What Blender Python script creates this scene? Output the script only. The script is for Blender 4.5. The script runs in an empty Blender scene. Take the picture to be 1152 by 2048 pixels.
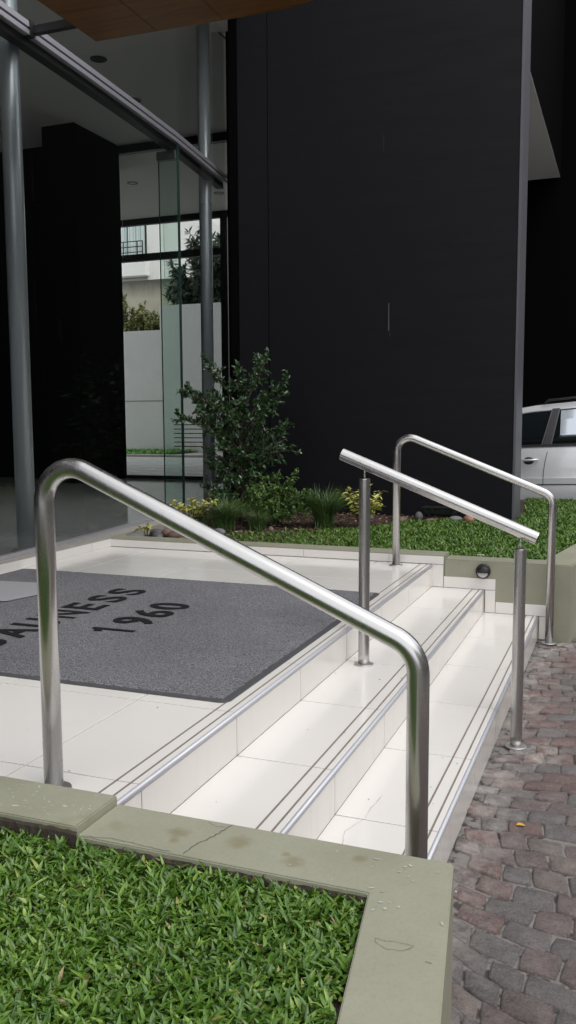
import bpy, bmesh, math, random
import numpy as np
from mathutils import Vector, Matrix, Quaternion
random.seed(7); rng = np.random.default_rng(11)
R = math.radians
S = bpy.context.scene
col = S.collection

# ---------------------------------------------------------------- camera
cam_data = bpy.data.cameras.new('camera'); cam = bpy.data.objects.new('camera', cam_data); col.objects.link(cam)
cam_data.sensor_fit = 'VERTICAL'; cam_data.sensor_height = 36.0; cam_data.lens = 36.0 * 1755.11 / 2048
cam_data.clip_start = 0.05; cam_data.clip_end = 400
_R = Vector((0.93311532, 0.35954399, -0.0048896)); _U = Vector((-0.03385719, 0.10139023, 0.99427044)); _F = Vector((-0.35797972, 0.92760344, -0.10678193))
cam.matrix_world = Matrix(((_R.x, _U.x, -_F.x, 1.1597), (_R.y, _U.y, -_F.y, -1.9134), (_R.z, _U.z, -_F.z, 0.94885), (0, 0, 0, 1)))
S.camera = cam
S.render.resolution_x = 576; S.render.resolution_y = 1024

# ---------------------------------------------------------------- sky, sun, exposure
SUN_EL, SUN_AZ = R(58), R(115)          # azimuth measured from +Y towards +X
world = bpy.data.worlds.new('World'); S.world = world; world.use_nodes = True
wt = world.node_tree; wt.nodes.clear()
sky = wt.nodes.new('ShaderNodeTexSky'); sky.sky_type = 'NISHITA'; sky.sun_disc = False
sky.sun_elevation = SUN_EL; sky.sun_rotation = SUN_AZ; sky.dust_density = 4.0; sky.air_density = 1.0
hs = wt.nodes.new('ShaderNodeHueSaturation'); hs.inputs['Saturation'].default_value = 0.14
mx = wt.nodes.new('ShaderNodeMix'); mx.data_type = 'RGBA'; mx.inputs[0].default_value = 0.75
mx.inputs[7].default_value = (9.2, 9.4, 9.7, 1)     # even cloud layer over the sky
bg = wt.nodes.new('ShaderNodeBackground'); bg.inputs[1].default_value = 0.15
wo = wt.nodes.new('ShaderNodeOutputWorld')
wt.links.new(sky.outputs[0], hs.inputs['Color']); wt.links.new(hs.outputs[0], mx.inputs[6])
wt.links.new(mx.outputs[2], bg.inputs[0]); wt.links.new(bg.outputs[0], wo.inputs[0])
sd = bpy.data.lights.new('sun', 'SUN'); sd.energy = 0.7; sd.angle = R(28); sd.color = (1.0, 0.965, 0.92)
sun = bpy.data.objects.new('sun', sd); col.objects.link(sun)
sun.rotation_euler = Vector((-math.sin(SUN_AZ) * math.cos(SUN_EL), -math.cos(SUN_AZ) * math.cos(SUN_EL), -math.sin(SUN_EL))).to_track_quat('-Z', 'Y').to_euler()
S.view_settings.view_transform = 'Standard'; S.view_settings.look = 'None'
S.view_settings.exposure = 0.27; S.view_settings.gamma = 1.0; S.view_settings.use_curve_mapping = False
S.render.engine = 'CYCLES'
S.cycles.max_bounces = 8; S.cycles.transparent_max_bounces = 16

# ---------------------------------------------------------------- helpers
def tag(o, label=None, cat=None, group=None, kind=None):
    if label: o['label'] = label
    if cat: o['category'] = cat
    if group: o['group'] = group
    if kind: o['kind'] = kind
    return o
def link(name, me, mat=None, parent=None, smooth=False):
    o = bpy.data.objects.new(name, me); col.objects.link(o)
    if mat and not me.materials: me.materials.append(mat)
    if parent: o.parent = parent
    if smooth:
        me.polygons.foreach_set('use_smooth', [True] * len(me.polygons))
    return o
def empty(name, loc=(0, 0, 0)):
    o = bpy.data.objects.new(name, None); col.objects.link(o); o.location = loc; o.empty_display_size = .1
    return o
def bm_obj(name, bm, mat, parent=None, smooth=False):
    me = bpy.data.meshes.new(name); bm.to_mesh(me); bm.free()
    return link(name, me, mat, parent, smooth)
def off(parent): return Vector(parent.location) if parent else Vector((0, 0, 0))
def add_box(bm, a, b, bev=0, o=Vector((0, 0, 0)), seg=1):
    a = Vector(a) - o; b = Vector(b) - o
    vs = [bm.verts.new((x, y, z)) for x in (a.x, b.x) for y in (a.y, b.y) for z in (a.z, b.z)]
    fs = [bm.faces.new([vs[i] for i in f]) for f in ((0, 1, 3, 2), (4, 6, 7, 5), (0, 4, 5, 1), (2, 3, 7, 6), (0, 2, 6, 4), (1, 5, 7, 3))]
    if bev:
        es = list({e for f in fs for e in f.edges})
        bmesh.ops.bevel(bm, geom=es, offset=bev, segments=seg, affect='EDGES', clamp_overlap=True)
def box(name, a, b, mat, parent=None, bev=0, seg=1):
    bm = bmesh.new(); add_box(bm, a, b, bev, off(parent), seg)
    return bm_obj(name, bm, mat, parent)
def add_prism(bm, pts, z0, z1, bev=0, o=Vector((0, 0, 0)), seg=2):
    """vertical prism over polygon pts (x, y)"""
    lo = [bm.verts.new((x - o.x, y - o.y, z0 - o.z)) for x, y in pts]; hi = [bm.verts.new((x - o.x, y - o.y, z1 - o.z)) for x, y in pts]
    n = len(pts); top = bm.faces.new(hi); bm.faces.new(lo[::-1])
    for i in range(n): bm.faces.new([lo[i], lo[(i + 1) % n], hi[(i + 1) % n], hi[i]])
    bmesh.ops.recalc_face_normals(bm, faces=bm.faces)
    if bev:
        bmesh.ops.bevel(bm, geom=[e for e in bm.edges], offset=bev, segments=seg, affect='EDGES', clamp_overlap=True)
def prism(name, pts, z0, z1, mat, parent=None, bev=0, seg=2):
    bm = bmesh.new(); add_prism(bm, pts, z0, z1, bev, off(parent), seg)
    return bm_obj(name, bm, mat, parent)
def fillet(pts, rad, n=8):
    pts = [Vector(p) for p in pts]; out = [pts[0]]
    for i in range(1, len(pts) - 1):
        p, a, b = pts[i], (pts[i - 1] - pts[i]).normalized(), (pts[i + 1] - pts[i]).normalized()
        ang = a.angle(b); d = rad / math.tan(ang / 2)
        c = p + (a + b).normalized() * (rad / math.sin(ang / 2)); s, e = p + a * d, p + b * d
        vs, ve = s - c, e - c; tot = vs.angle(ve); ax = vs.cross(ve).normalized()
        for k in range(n + 1): out.append(c + Quaternion(ax, tot * k / n) @ vs)
    out.append(pts[-1]); return out
def add_tube(bm, pts, r, seg=24, caps=True, o=Vector((0, 0, 0)), rad=None):
    pts = [Vector(p) - o for p in pts]; rings = []; up = None
    for i, p in enumerate(pts):
        t = ((pts[i + 1] - p) if i < len(pts) - 1 else Vector((0, 0, 0))) .normalized() + ((p - pts[i - 1]) if i else Vector((0, 0, 0))).normalized()
        t.normalize()
        if up is None:
            up = t.cross(Vector((0.31, 0.9, 0.2))).normalized()
        up = (up - t * up.dot(t)).normalized(); v = t.cross(up)
        rr = rad[i] if rad else r
        rings.append([bm.verts.new(p + (up * math.cos(a) + v * math.sin(a)) * rr) for a in [2 * math.pi * k / seg for k in range(seg)]])
    for i in range(len(rings) - 1):
        for k in range(seg):
            f = bm.faces.new([rings[i][k], rings[i][(k + 1) % seg], rings[i + 1][(k + 1) % seg], rings[i + 1][k]]); f.smooth = True
    if caps:
        bm.faces.new(rings[0][::-1]); bm.faces.new(rings[-1])
def tube(name, pts, r, mat, parent=None, seg=24, rad=None):
    bm = bmesh.new(); add_tube(bm, pts, r, seg, True, off(parent), rad)
    return bm_obj(name, bm, mat, parent)
def mesh_np(name, V, faces_idx, mat, parent=None, attr=None, smooth=False):
    """V (n,3); faces_idx: (m,k) array of equal-size polygons; attr: per-face float 'tone'"""
    me = bpy.data.meshes.new(name); m, k = faces_idx.shape
    me.vertices.add(len(V)); me.vertices.foreach_set('co', np.asarray(V, dtype=np.float32).ravel())
    me.loops.add(m * k); me.loops.foreach_set('vertex_index', faces_idx.astype(np.int32).ravel())
    me.polygons.add(m); me.polygons.foreach_set('loop_start', np.arange(0, m * k, k, dtype=np.int32))
    me.update(calc_edges=True); me.validate()
    if attr is not None:
        a = me.attributes.new('tone', 'FLOAT', 'FACE'); a.data.foreach_set('value', np.asarray(attr, dtype=np.float32))
    return link(name, me, mat, parent, smooth)
def leaves_np(P, D, N, Ln, W, curl=0.15, shape=(0.75, 1.0, 0.55)):
    """lance leaves: base P, direction D, rough normal N, length, width -> V, F(quads/tri as quads), 4 faces each"""
    n = len(P); D = D / np.linalg.norm(D, axis=1)[:, None]
    Sd = np.cross(D, N); Sd /= (np.linalg.norm(Sd, axis=1)[:, None] + 1e-9); N2 = np.cross(Sd, D)
    rows = []
    ts = (0.0, 0.3, 0.62, 1.0); ws = (0.25, shape[1], shape[0], 0.04)
    for t, w in zip(ts, ws):
        c = P + D * (Ln * t)[:, None] - N2 * (curl * Ln * t * t)[:, None]
        rows.append(c - Sd * (W * w * .5)[:, None] + N2 * (W * w * .16)[:, None]); rows.append(c - N2 * (W * w * .02)[:, None]); rows.append(c + Sd * (W * w * .5)[:, None] + N2 * (W * w * .16)[:, None])
    V = np.stack(rows, 1).reshape(-1, 3); b = (np.arange(n) * 12)[:, None]
    F = []
    for r in range(3):
        for s in range(2):
            i = r * 3 + s; F.append(np.concatenate([b + i, b + i + 1, b + i + 4, b + i + 3], 1))
    F = np.stack(F, 1).reshape(-1, 4)
    return V, F

# ---------------------------------------------------------------- materials
PZ = -.437
class Mat:
    def __init__(s, name, base=(.5, .5, .5), rough=.6, metal=0, spec=.5, coat=0):
        s.m = bpy.data.materials.new(name); s.m.use_nodes = True; s.t = s.m.node_tree
        s.b = s.t.nodes['Principled BSDF']; s.set('Base Color', (*base, 1)); s.set('Roughness', rough); s.set('Metallic', metal)
        s.set('Specular IOR Level', spec); s.set('Coat Weight', coat); s._c = None
    def set(s, k, v): s.b.inputs[k].default_value = v
    def n(s, t, **k):
        x = s.t.nodes.new(t)
        for a, b in k.items(): setattr(x, a, b)
        return x
    def l(s, a, b): s.t.links.new(a, b)
    def coord(s, kind='Object', scale=(1, 1, 1)):
        if kind == 'World': o = s.n('ShaderNodeNewGeometry').outputs['Position']
        else: o = s.n('ShaderNodeTexCoord').outputs[kind]
        mp = s.n('ShaderNodeMapping'); mp.inputs['Scale'].default_value = scale; s.l(o, mp.inputs[0]); return mp.outputs[0]
    def noise(s, scale, detail=4, rough=.55, vec=None, dist=0):
        x = s.n('ShaderNodeTexNoise'); x.inputs['Scale'].default_value = scale; x.inputs['Detail'].default_value = detail
        x.inputs['Roughness'].default_value = rough; x.inputs['Distortion'].default_value = dist
        s.l(vec if vec is not None else s.coord('World'), x.inputs['Vector']); return x.outputs['Fac']
    def ramp(s, fac, stops):
        x = s.n('ShaderNodeValToRGB'); e = x.color_ramp.elements
        while len(e) < len(stops): e.new(.5)
        for i, (p, c) in enumerate(stops): e[i].position = p; e[i].color = (*c, 1) if len(c) == 3 else c
        s.l(fac, x.inputs[0]); return x.outputs[0]
    def mix(s, fac, a, b, mode='MIX'):
        x = s.n('ShaderNodeMix', data_type='RGBA', blend_type=mode)
        if hasattr(fac, 'links'): s.l(fac, x.inputs[0])
        else: x.inputs[0].default_value = fac
        for v, i in ((a, 6), (b, 7)):
            if hasattr(v, 'links'): s.l(v, x.inputs[i])
            else: x.inputs[i].default_value = (*v, 1)
        return x.outputs[2]
    def math(s, op, a, b=0):
        x = s.n('ShaderNodeMath', operation=op)
        for v, i in ((a, 0), (b, 1)):
            if hasattr(v, 'links'): s.l(v, x.inputs[i])
            else: x.inputs[i].default_value = v
        return x.outputs[0]
    def color(s, o): s.l(o, s.b.inputs['Base Color'])
    def rough(s, o): s.l(o, s.b.inputs['Roughness'])
    def bump(s, h, strength=.3, dist=.01):
        x = s.n('ShaderNodeBump'); x.inputs['Strength'].default_value = strength; x.inputs['Distance'].default_value = dist
        s.l(h, x.inputs['Height']); s.l(x.outputs[0], s.b.inputs['Normal']); return x
def g3(v): return (v, v, v)

def mk_tile(name, base=(.79, .758, .722)):
    M = Mat(name, base, .1, spec=.5)
    inf = M.n('ShaderNodeObjectInfo').outputs['Random']
    c = M.mix(M.noise(2.2, 5), tuple(x * .95 for x in base), tuple(min(1, x * 1.03) for x in base))
    c = M.mix(M.ramp(inf, [(0, g3(0)), (1, g3(.5))]), c, tuple(x * .95 for x in base))
    dirt = M.ramp(M.noise(5, 8, .75), [(.58, g3(0)), (.78, g3(.14))])
    c = M.mix(dirt, c, (.46, .42, .37))
    spk = M.ramp(M.noise(160, 2), [(.76, g3(0)), (.80, g3(.7))])
    c = M.mix(spk, c, (.4, .37, .33)); M.color(c)
    M.rough(M.ramp(M.noise(3.5, 6, .6), [(.3, g3(.07)), (.7, g3(.19))]))
    M.bump(M.noise(1.6, 2), .05, .01)
    return M.m
tile_m = mk_tile('cream_porcelain')
# riser tiles: same stone, water streaks running down
M = Mat('cream_riser', (.7, .66, .61), .13)
v = M.coord('World', (1, 11, 1.1)); st = M.ramp(M.noise(2.2, 6, .7, v), [(.52, g3(0)), (.8, g3(.32))])
sep = M.n('ShaderNodeSeparateXYZ'); M.l(M.n('ShaderNodeNewGeometry').outputs['Position'], sep.inputs[0])
low = M.ramp(M.math('MULTIPLY', sep.outputs['Z'], -2.2), [(.35, g3(.25)), (.95, g3(1))])
c = M.mix(M.noise(2, 4), (.72, .687, .652), (.78, .747, .712)); c = M.mix(M.math('MULTIPLY', st, low), c, (.36, .3, .25)); M.color(c)
riser_m = M.m
M = Mat('grout', (.07, .055, .048), .9); grout_m = M.m
M = Mat('groove_strip', (.2, .165, .14), .85); M.color(M.mix(M.noise(30, 5), (.15, .12, .105), (.29, .245, .215))); groove_m = M.m
M = Mat('nosing_aluminium', (.5, .5, .54), .3, .35); M.rough(M.ramp(M.noise(60, 4, .6, M.coord('World', (1, .05, 1))), [(.3, g3(.34)), (.7, g3(.5))])); nose_m = M.m
# brushed stainless
def mk_steel(name, base=.52, r0=.21, r1=.31):
    M = Mat(name, (base, base * .98, base * .965), .22, 1)
    n1 = M.noise(26, 5, .6, M.coord('World', (1, 1, .07))); n2 = M.noise(60, 1, .5, M.coord('World', (1, 1, .1)))
    M.rough(M.ramp(M.mix(.35, n1, n2), [(.3, g3(r0)), (.7, g3(r1))]))
    M.color(M.mix(M.ramp(M.noise(7, 2, .5, M.coord('World', (1, 1, .25))), [(.5, g3(0)), (.8, g3(.6))]), (base, base * .98, base * .965), (base * .8, base * .77, base * .74)))
    return M.m
steel_m = mk_steel('brushed_steel')
satin_m = mk_steel('satin_steel', .5, .2, .3); plate_m = mk_steel('plate_steel', .62, .42, .52)
# sage painted cement
M = Mat('sage_painted_cement', (.33, .335, .255), .62)
c = M.mix(M.ramp(M.noise(2.6, 7, .62), [(.3, g3(0)), (.7, g3(1))]), (.262, .258, .186), (.33, .325, .246))
c = M.mix(M.ramp(M.noise(9, 3, .5), [(.63, g3(0)), (.74, g3(.5))]), c, (.23, .22, .135))
for (sx_, sy_, sr_) in ((.262, -.27, .03), (.405, -.262, .034), (.545, -.30, .028), (.27, -.305, .014), (.67, -.24, .02), (.52, -.275, .012)):
    vm_ = M.n('ShaderNodeVectorMath', operation='DISTANCE'); M.l(M.n('ShaderNodeNewGeometry').outputs['Position'], vm_.inputs[0]); vm_.inputs[1].default_value = (sx_, sy_, .036)
    dd_ = M.math('ADD', M.math('DIVIDE', vm_.outputs['Value'], sr_), M.math('MULTIPLY', M.math('SUBTRACT', M.noise(55, 6, .7), .5), 1.6)); c = M.mix(M.ramp(dd_, [(.35, g3(.55)), (1.0, g3(0))]), c, (.19, .165, .075))
c = M.mix(M.ramp(M.noise(38, 8, .8), [(.66, g3(0)), (.71, g3(.55))]), c, (.55, .56, .52))
c = M.mix(M.ramp(M.noise(120, 5, .7), [(.3, g3(.3)), (.5, g3(0))]), c, (.2, .2, .15)); M.color(c)
M.bump(M.mix(.5, M.noise(22, 8, .7), M.noise(180, 3)), .25, .004); sage_m = M.m
M = Mat('raw_edge_dark', (.055, .042, .032), .95); M.bump(M.noise(60, 6), .6, .01); darkedge_m = M.m
M = Mat('crack_line', (.09, .085, .065), .95); crack_m = M.m
M = Mat('white_paint_spatter', (.46, .47, .44), .7); spatter_m = M.m
M = Mat('olive_stain', (.22, .195, .1), .75); M.color(M.mix(M.noise(60, 5), (.25, .235, .15), (.19, .165, .08))); stain_m = M.m
# dark facade
M = Mat('charcoal_cladding', (.018, .018, .021), .55, spec=.22)
st = M.noise(3, 6, .6, M.coord('World', (.5, .5, 6))); c = M.mix(M.ramp(st, [(.35, g3(0)), (.7, g3(1))]), (.0052, .0052, .0074), (.0064, .0064, .0088)); M.color(c)
M.rough(M.ramp(M.noise(2, 6, .6, M.coord('World', (.4, .4, 5))), [(.3, g3(.5)), (.7, g3(.7))])); M.bump(M.noise(9, 6, .6, M.coord('World', (.4, .4, 6))), .08, .01)
dark_m = M.m
M = Mat('charcoal_edge_trim', (.1, .098, .115), .5); edge_m = M.m
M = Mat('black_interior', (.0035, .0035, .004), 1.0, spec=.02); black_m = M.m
M = Mat('black_metal', (.013, .013, .014), .45, spec=.4); blackmetal_m = M.m
M = Mat('white_ceiling_paint', (.72, .71, .68), .8); ceil_m = M.m
M = Mat('rail_aluminium', (.6, .585, .64), .42, .75); rail_m = M.m
M = Mat('grey_column_paint', (.27, .295, .315), .33, .4); column_m = M.m
M = Mat('cement_ledge', (.34, .325, .285), .7); M.color(M.mix(M.noise(14, 7, .7), (.24, .23, .19), (.44, .42, .38))); ledge_m = M.m
M = Mat('patch_fitting', (.12, .12, .115), .35, .6); patch_m = M.m
# glass
def mk_glass(name, tint, rough=0.0, ior=.02):
    m = bpy.data.materials.new(name); m.use_nodes = True; t = m.node_tree; t.nodes.clear()
    o = t.nodes.new('ShaderNodeOutputMaterial'); a = t.nodes.new('ShaderNodeBsdfTransparent'); a.inputs[0].default_value = (*tint, 1)
    g = t.nodes.new('ShaderNodeBsdfGlossy'); g.inputs['Roughness'].default_value = rough; lw = t.nodes.new('ShaderNodeLayerWeight'); lw.inputs[0].default_value = .5; pw = t.nodes.new('ShaderNodeMath'); pw.operation = 'POWER'; pw.inputs[1].default_value = 5; t.links.new(lw.outputs['Facing'], pw.inputs[0]); f = t.nodes.new('ShaderNodeMath'); f.operation = 'MULTIPLY_ADD'; f.inputs[1].default_value = .8; f.inputs[2].default_value = ior; t.links.new(pw.outputs[0], f.inputs[0])
    x = t.nodes.new('ShaderNodeMixShader'); t.links.new(f.outputs[0], x.inputs[0]); t.links.new(a.outputs[0], x.inputs[1]); t.links.new(g.outputs[0], x.inputs[2])
    t.links.new(x.outputs[0], o.inputs[0]); return m
glass_m = mk_glass('clear_glass', (.975, .985, .98), ior=.02)
glass_fin_m = mk_glass('green_fin_glass', (.84, .915, .88), ior=.012)
glass_edge_m = Mat('glass_edge', (.02, .05, .045), .15).m
M = Mat('polished_lobby_floor', (.2, .21, .21), .1); M.color(M.mix(M.noise(6, 6), (.28, .29, .29), (.36, .37, .365))); M.rough(M.ramp(M.noise(4, 4), [(.3, g3(.05)), (.7, g3(.12))])); lobby_floor_m = M.m
# wood canopy
M = Mat('varnished_wood', (.2, .08, .02), .35)
w = M.noise(3, 8, .65, M.coord('World', (.6, 9, 9)), .6); c = M.ramp(w, [(.25, (.085, .035, .008)), (.5, (.16, .07, .018)), (.75, (.22, .105, .03))]); M.color(c); M.bump(w, .1, .004); wood_m = M.m
# mat
M = Mat('coil_doormat', (.1, .098, .108), .9, spec=.25)
n1 = M.noise(250, 4, .8); n2 = M.noise(95, 4, .75)
c = M.ramp(n1, [(.40, (.04, .04, .045)), (.48, (.19, .187, .205)), (.62, (.44, .435, .46))]); c = M.mix(M.ramp(n2, [(.38, g3(.8)), (.45, g3(0))]), c, (.03, .03, .033))
c = M.mix(M.ramp(M.noise(2, 5), [(.35, g3(0)), (.75, g3(.35))]), c, (.07, .068, .076)); M.color(c); M.bump(M.mix(.5, n1, n2), 1, .012); mat_m = M.m
M = Mat('mat_lettering', (.014, .014, .016), .95, spec=.15); n1 = M.noise(300, 3, .7); M.color(M.ramp(n1, [(.35, (.007, .007, .008)), (.7, (.035, .035, .04))])); M.bump(n1, .8, .01); letter_m = M.m
M = Mat('rubber_border', (.07, .07, .075), .55); M.color(M.mix(M.noise(40, 5), (.055, .055, .06), (.1, .1, .108))); rubber_m = M.m
M = Mat('pale_grey_doormat', (.26, .26, .28), .95); M.color(M.mix(M.noise(200, 4, .8), (.28, .28, .30), (.44, .44, .46))); M.bump(M.noise(260, 3), .7, .008); palemat_m = M.m
# setts
def mk_sett(name, a, b, dark):
    M = Mat(name, a, .72, spec=.4); inf = M.n('ShaderNodeObjectInfo').outputs['Random']
    att = M.n('ShaderNodeAttribute', attribute_name='tone').outputs['Fac']
    k = M.math('FRACT', M.math('ADD', inf, att))
    c = M.mix(k, a, b); c = M.mix(M.ramp(M.noise(24, 8, .72), [(.3, g3(1)), (.62, g3(0))]), c, dark)
    c = M.mix(M.ramp(M.noise(150, 6, .85), [(.5, g3(0)), (.72, g3(.75))]), c, (.42, .39, .37)); c = M.mix(M.ramp(M.noise(95, 7, .85), [(.33, g3(.85)), (.47, g3(0))]), c, (.045, .035, .035))
    # lime bloom and cement splashes where the steps meet the paving
    sp = M.n('ShaderNodeSeparateXYZ'); M.l(M.n('ShaderNodeNewGeometry').outputs['Position'], sp.inputs[0])
    near = M.ramp(sp.outputs['X'], [(.68, g3(1)), (.9, g3(.12))])
    for (px_, py_, pr_) in ((.80, 1.72, .22), (.80, 3.5, .2)):
        vd = M.n('ShaderNodeVectorMath', operation='DISTANCE'); M.l(M.n('ShaderNodeNewGeometry').outputs['Position'], vd.inputs[0]); vd.inputs[1].default_value = (px_, py_, PZ)
        near = M.math('MAXIMUM', near, M.ramp(M.math('DIVIDE', vd.outputs['Value'], pr_), [(.3, g3(1.25)), (1, g3(0))]))
    bl = M.math('MULTIPLY', near, M.ramp(M.noise(13, 9, .75), [(.42, g3(0)), (.66, g3(1))]))
    c = M.mix(bl, c, (.5, .46, .42)); M.color(c)
    M.rough(M.ramp(M.noise(18, 5), [(.3, g3(.38)), (.7, g3(.75))]))
    M.bump(M.mix(.4, M.noise(60, 9, .8), M.noise(16, 5, .7)), 1.0, .02); return M.m
sett_mats = [mk_sett('porphyry_red', (.26, .165, .152), (.20, .122, .113), (.11, .082, .077)), mk_sett('porphyry_grey', (.215, .196, .196), (.165, .15, .151), (.11, .098, .097)),
             mk_sett('porphyry_violet', (.235, .178, .172), (.185, .138, .137), (.11, .09, .088)), mk_sett('porphyry_buff', (.275, .225, .205), (.22, .18, .165), (.13, .108, .097))]
M = Mat('sand_mortar', (.16, .14, .13), .95)
c = M.mix(M.noise(40, 8, .7), (.13, .118, .11), (.3, .28, .265)); c = M.mix(M.ramp(M.noise(28, 5), [(.50, g3(0)), (.60, g3(1))]), c, (.06, .05, .046)); M.color(c); M.bump(M.noise(90, 6, .7), .8, .008); mortar_m = M.m
# plants
def mk_leaf(name, stops, rough=.4, spec=.5, trans=.0):
    M = Mat(name, (.1, .2, .05), rough, spec=spec); att = M.n('ShaderNodeAttribute', attribute_name='tone').outputs['Fac']
    M.color(M.mix(M.ramp(M.noise(90, 3), [(.35, g3(0)), (.7, g3(.35))]), M.ramp(att, stops), tuple(x * .6 for x in stops[1][1])))
    return M.m
grass_m = mk_leaf('broadleaf_grass', [(0, (.020, .050, .007)), (.3, (.060, .140, .014)), (.6, (.115, .225, .024)), (.88, (.30, .42, .07)), (.95, (.24, .17, .07)), (1, (.36, .27, .15))], .38)
patch_grass_m = mk_leaf('patchy_grass', [(0, (.05, .085, .02)), (.35, (.09, .13, .035)), (.6, (.14, .17, .05)), (.8, (.22, .17, .08)), (1, (.3, .2, .11))], .5)
shrub_m = mk_leaf('glossy_dark_leaf', [(0, (.016, .036, .014)), (.4, (.032, .075, .025)), (.8, (.065, .14, .042)), (.93, (.10, .18, .055)), (1, (.16, .23, .08))], .3, .6)
box_m = mk_leaf('light_green_leaf', [(0, (.035, .08, .015)), (.4, (.075, .15, .028)), (.8, (.13, .24, .042)), (1, (.22, .34, .07))], .45)
tuft_m = mk_leaf('mondo_blade', [(0, (.045, .09, .025)), (.5, (.09, .17, .045)), (1, (.17, .26, .08))], .4)
oleander_m = mk_leaf('oleander_leaf', [(0, (.012, .025, .014)), (.5, (.035, .065, .035)), (1, (.1, .16, .08))], .45)
olive_m = mk_leaf('yellow_green_leaf', [(0, (.07, .09, .02)), (.5, (.2, .22, .06)), (1, (.38, .38, .12))], .55)
M = Mat('variegated_leaf', (.5, .5, .1), .4); tc = M.n('ShaderNodeTexCoord').outputs['Object']; sx = M.n('ShaderNodeSeparateXYZ'); M.l(tc, sx.inputs[0])
ed = M.math('ADD', M.math('MULTIPLY', M.math('ABSOLUTE', sx.outputs['Y']), 115), M.math('MULTIPLY', M.noise(60, 4), .8)); M.color(M.ramp(ed, [(.5, (.09, .2, .03)), (.72, (.62, .58, .16))])); varieg_m = M.m
M = Mat('bark', (.1, .075, .055), .9); M.color(M.mix(M.noise(60, 6), (.05, .035, .025), (.16, .125, .1))); M.bump(M.noise(70, 6), .6, .006); bark_m = M.m
M = Mat('soil', (.045, .03, .02), .95); M.color(M.mix(M.noise(50, 8, .75), (.02, .014, .009), (.085, .06, .042))); M.bump(M.noise(70, 7, .7), 1, .015); soil_m = M.m
M = Mat('bark_mulch', (.12, .06, .04), .9); att = M.n('ShaderNodeAttribute', attribute_name='tone').outputs['Fac']; M.color(M.ramp(att, [(0, (.04, .02, .015)), (.5, (.1, .05, .035)), (.85, (.2, .11, .075)), (1, (.35, .25, .19))])); mulch_m = M.m
def mk_stone(name, c0): 
    M = Mat(name, c0, .7); M.color(M.mix(M.noise(25, 7, .7), tuple(x * .7 for x in c0), tuple(min(1, x * 1.15) for x in c0))); M.bump(M.noise(60, 5), .3, .004); return M.m
stone_ms = [mk_stone('stone_grey', (.2, .2, .21)), mk_stone('stone_dark', (.12, .115, .12)), mk_stone('stone_pinkish', (.2, .125, .105)), mk_stone('stone_brown', (.14, .09, .07))]
brick_m = mk_stone('broken_brick', (.42, .2, .15))
# rear yard
M = Mat('grey_rendered_wall', (.52, .53, .52), .85)
sp = M.n('ShaderNodeSeparateXYZ'); M.l(M.n('ShaderNodeNewGeometry').outputs['Position'], sp.inputs[0])
c = M.mix(M.noise(1.2, 7, .65), (.44, .455, .45), (.56, .57, .56)); foot = M.math('ADD', M.math('MULTIPLY', sp.outputs['Z'], -1.4), M.math('MULTIPLY', M.noise(3, 6), 1.0))
c = M.mix(M.ramp(foot, [(.2, g3(0)), (.75, g3(.85))]), c, (.2, .19, .16)); M.color(c); M.bump(M.noise(14, 5), .2, .01); render_m = M.m
M = Mat('stained_cement_wall', (.42, .39, .31), .9)
sp = M.n('ShaderNodeSeparateXYZ'); M.l(M.n('ShaderNodeNewGeometry').outputs['Position'], sp.inputs[0])
c = M.mix(M.noise(1.6, 8, .7), (.34, .32, .25), (.6, .56, .45))
top = M.math('ADD', M.math('MULTIPLY', M.math('SUBTRACT', sp.outputs['Z'], 4.55), 1.1), M.math('MULTIPLY', M.noise(2.6, 6, .7, M.coord('World', (1, 1, .22))), .5)); c = M.mix(M.ramp(top, [(.45, g3(0)), (1.0, g3(.9))]), c, (.07, .07, .06)); M.color(c); stainwall_m = M.m
M = Mat('white_render', (.78, .77, .75), .85); M.color(M.mix(M.noise(1.4, 6), (.72, .71, .69), (.82, .81, .79))); whitewall_m = M.m
M = Mat('lower_render', (.56, .55, .53), .85); M.color(M.mix(M.noise(3, 7, .7), (.46, .45, .43), (.62, .61, .59))); lowrender_m = M.m
M = Mat('curtained_glass', (.42, .5, .48), .08); v = M.coord('World', (6, 6, .05)); M.color(M.mix(M.ramp(M.noise(2.2, 2, .5, v), [(.42, g3(0)), (.56, g3(1))]), (.28, .36, .35), (.58, .66, .63))); curtain_m = M.m
M = Mat('rear_paving', (.26, .26, .25), .7); M.color(M.mix(M.noise(2.2, 8, .75), (.16, .16, .155), (.4, .4, .385))); M.rough(M.ramp(M.noise(3, 4), [(.35, g3(.3)), (.7, g3(.8))])); rearpave_m = M.m
M = Mat('kerb_concrete', (.3, .3, .28), .85); M.color(M.mix(M.noise(20, 7, .7), (.16, .155, .14), (.42, .41, .38))); kerb_m = M.m
# car
M = Mat('silver_car_paint', (.74, .75, .77), .3, .3, coat=1.0); M.set('Coat Roughness', .04); M.rough(M.ramp(M.noise(900, 2), [(.3, g3(.26)), (.7, g3(.36))])); car_m = M.m
M = Mat('car_glass', (.012, .015, .018), .03, spec=.9); carglass_m = M.m
M = Mat('car_black_trim', (.02, .02, .022), .5); cartrim_m = M.m
M = Mat('car_pillar_film', (.06, .058, .066), .35); carpillar_m = M.m
M = Mat('car_window_sky_reflection', (.7, .76, .84), .05, .3); skyglass_m = M.m  # pale colour and metal share stand in for sky reflected in the rear window
M = Mat('car_trim_grey', (.14, .14, .15), .4); trimgrey_m = M.m
M = Mat('tyre_rubber', (.02, .02, .02), .8); tyre_m = M.m
M = Mat('alloy_rim', (.5, .5, .52), .3, .9); rim_m = M.m
M = Mat('asphalt', (.05, .05, .052), .9); M.color(M.mix(M.noise(120, 6, .7), (.035, .035, .037), (.075, .073, .072))); M.bump(M.noise(200, 4), .4, .005); asphalt_m = M.m
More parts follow.
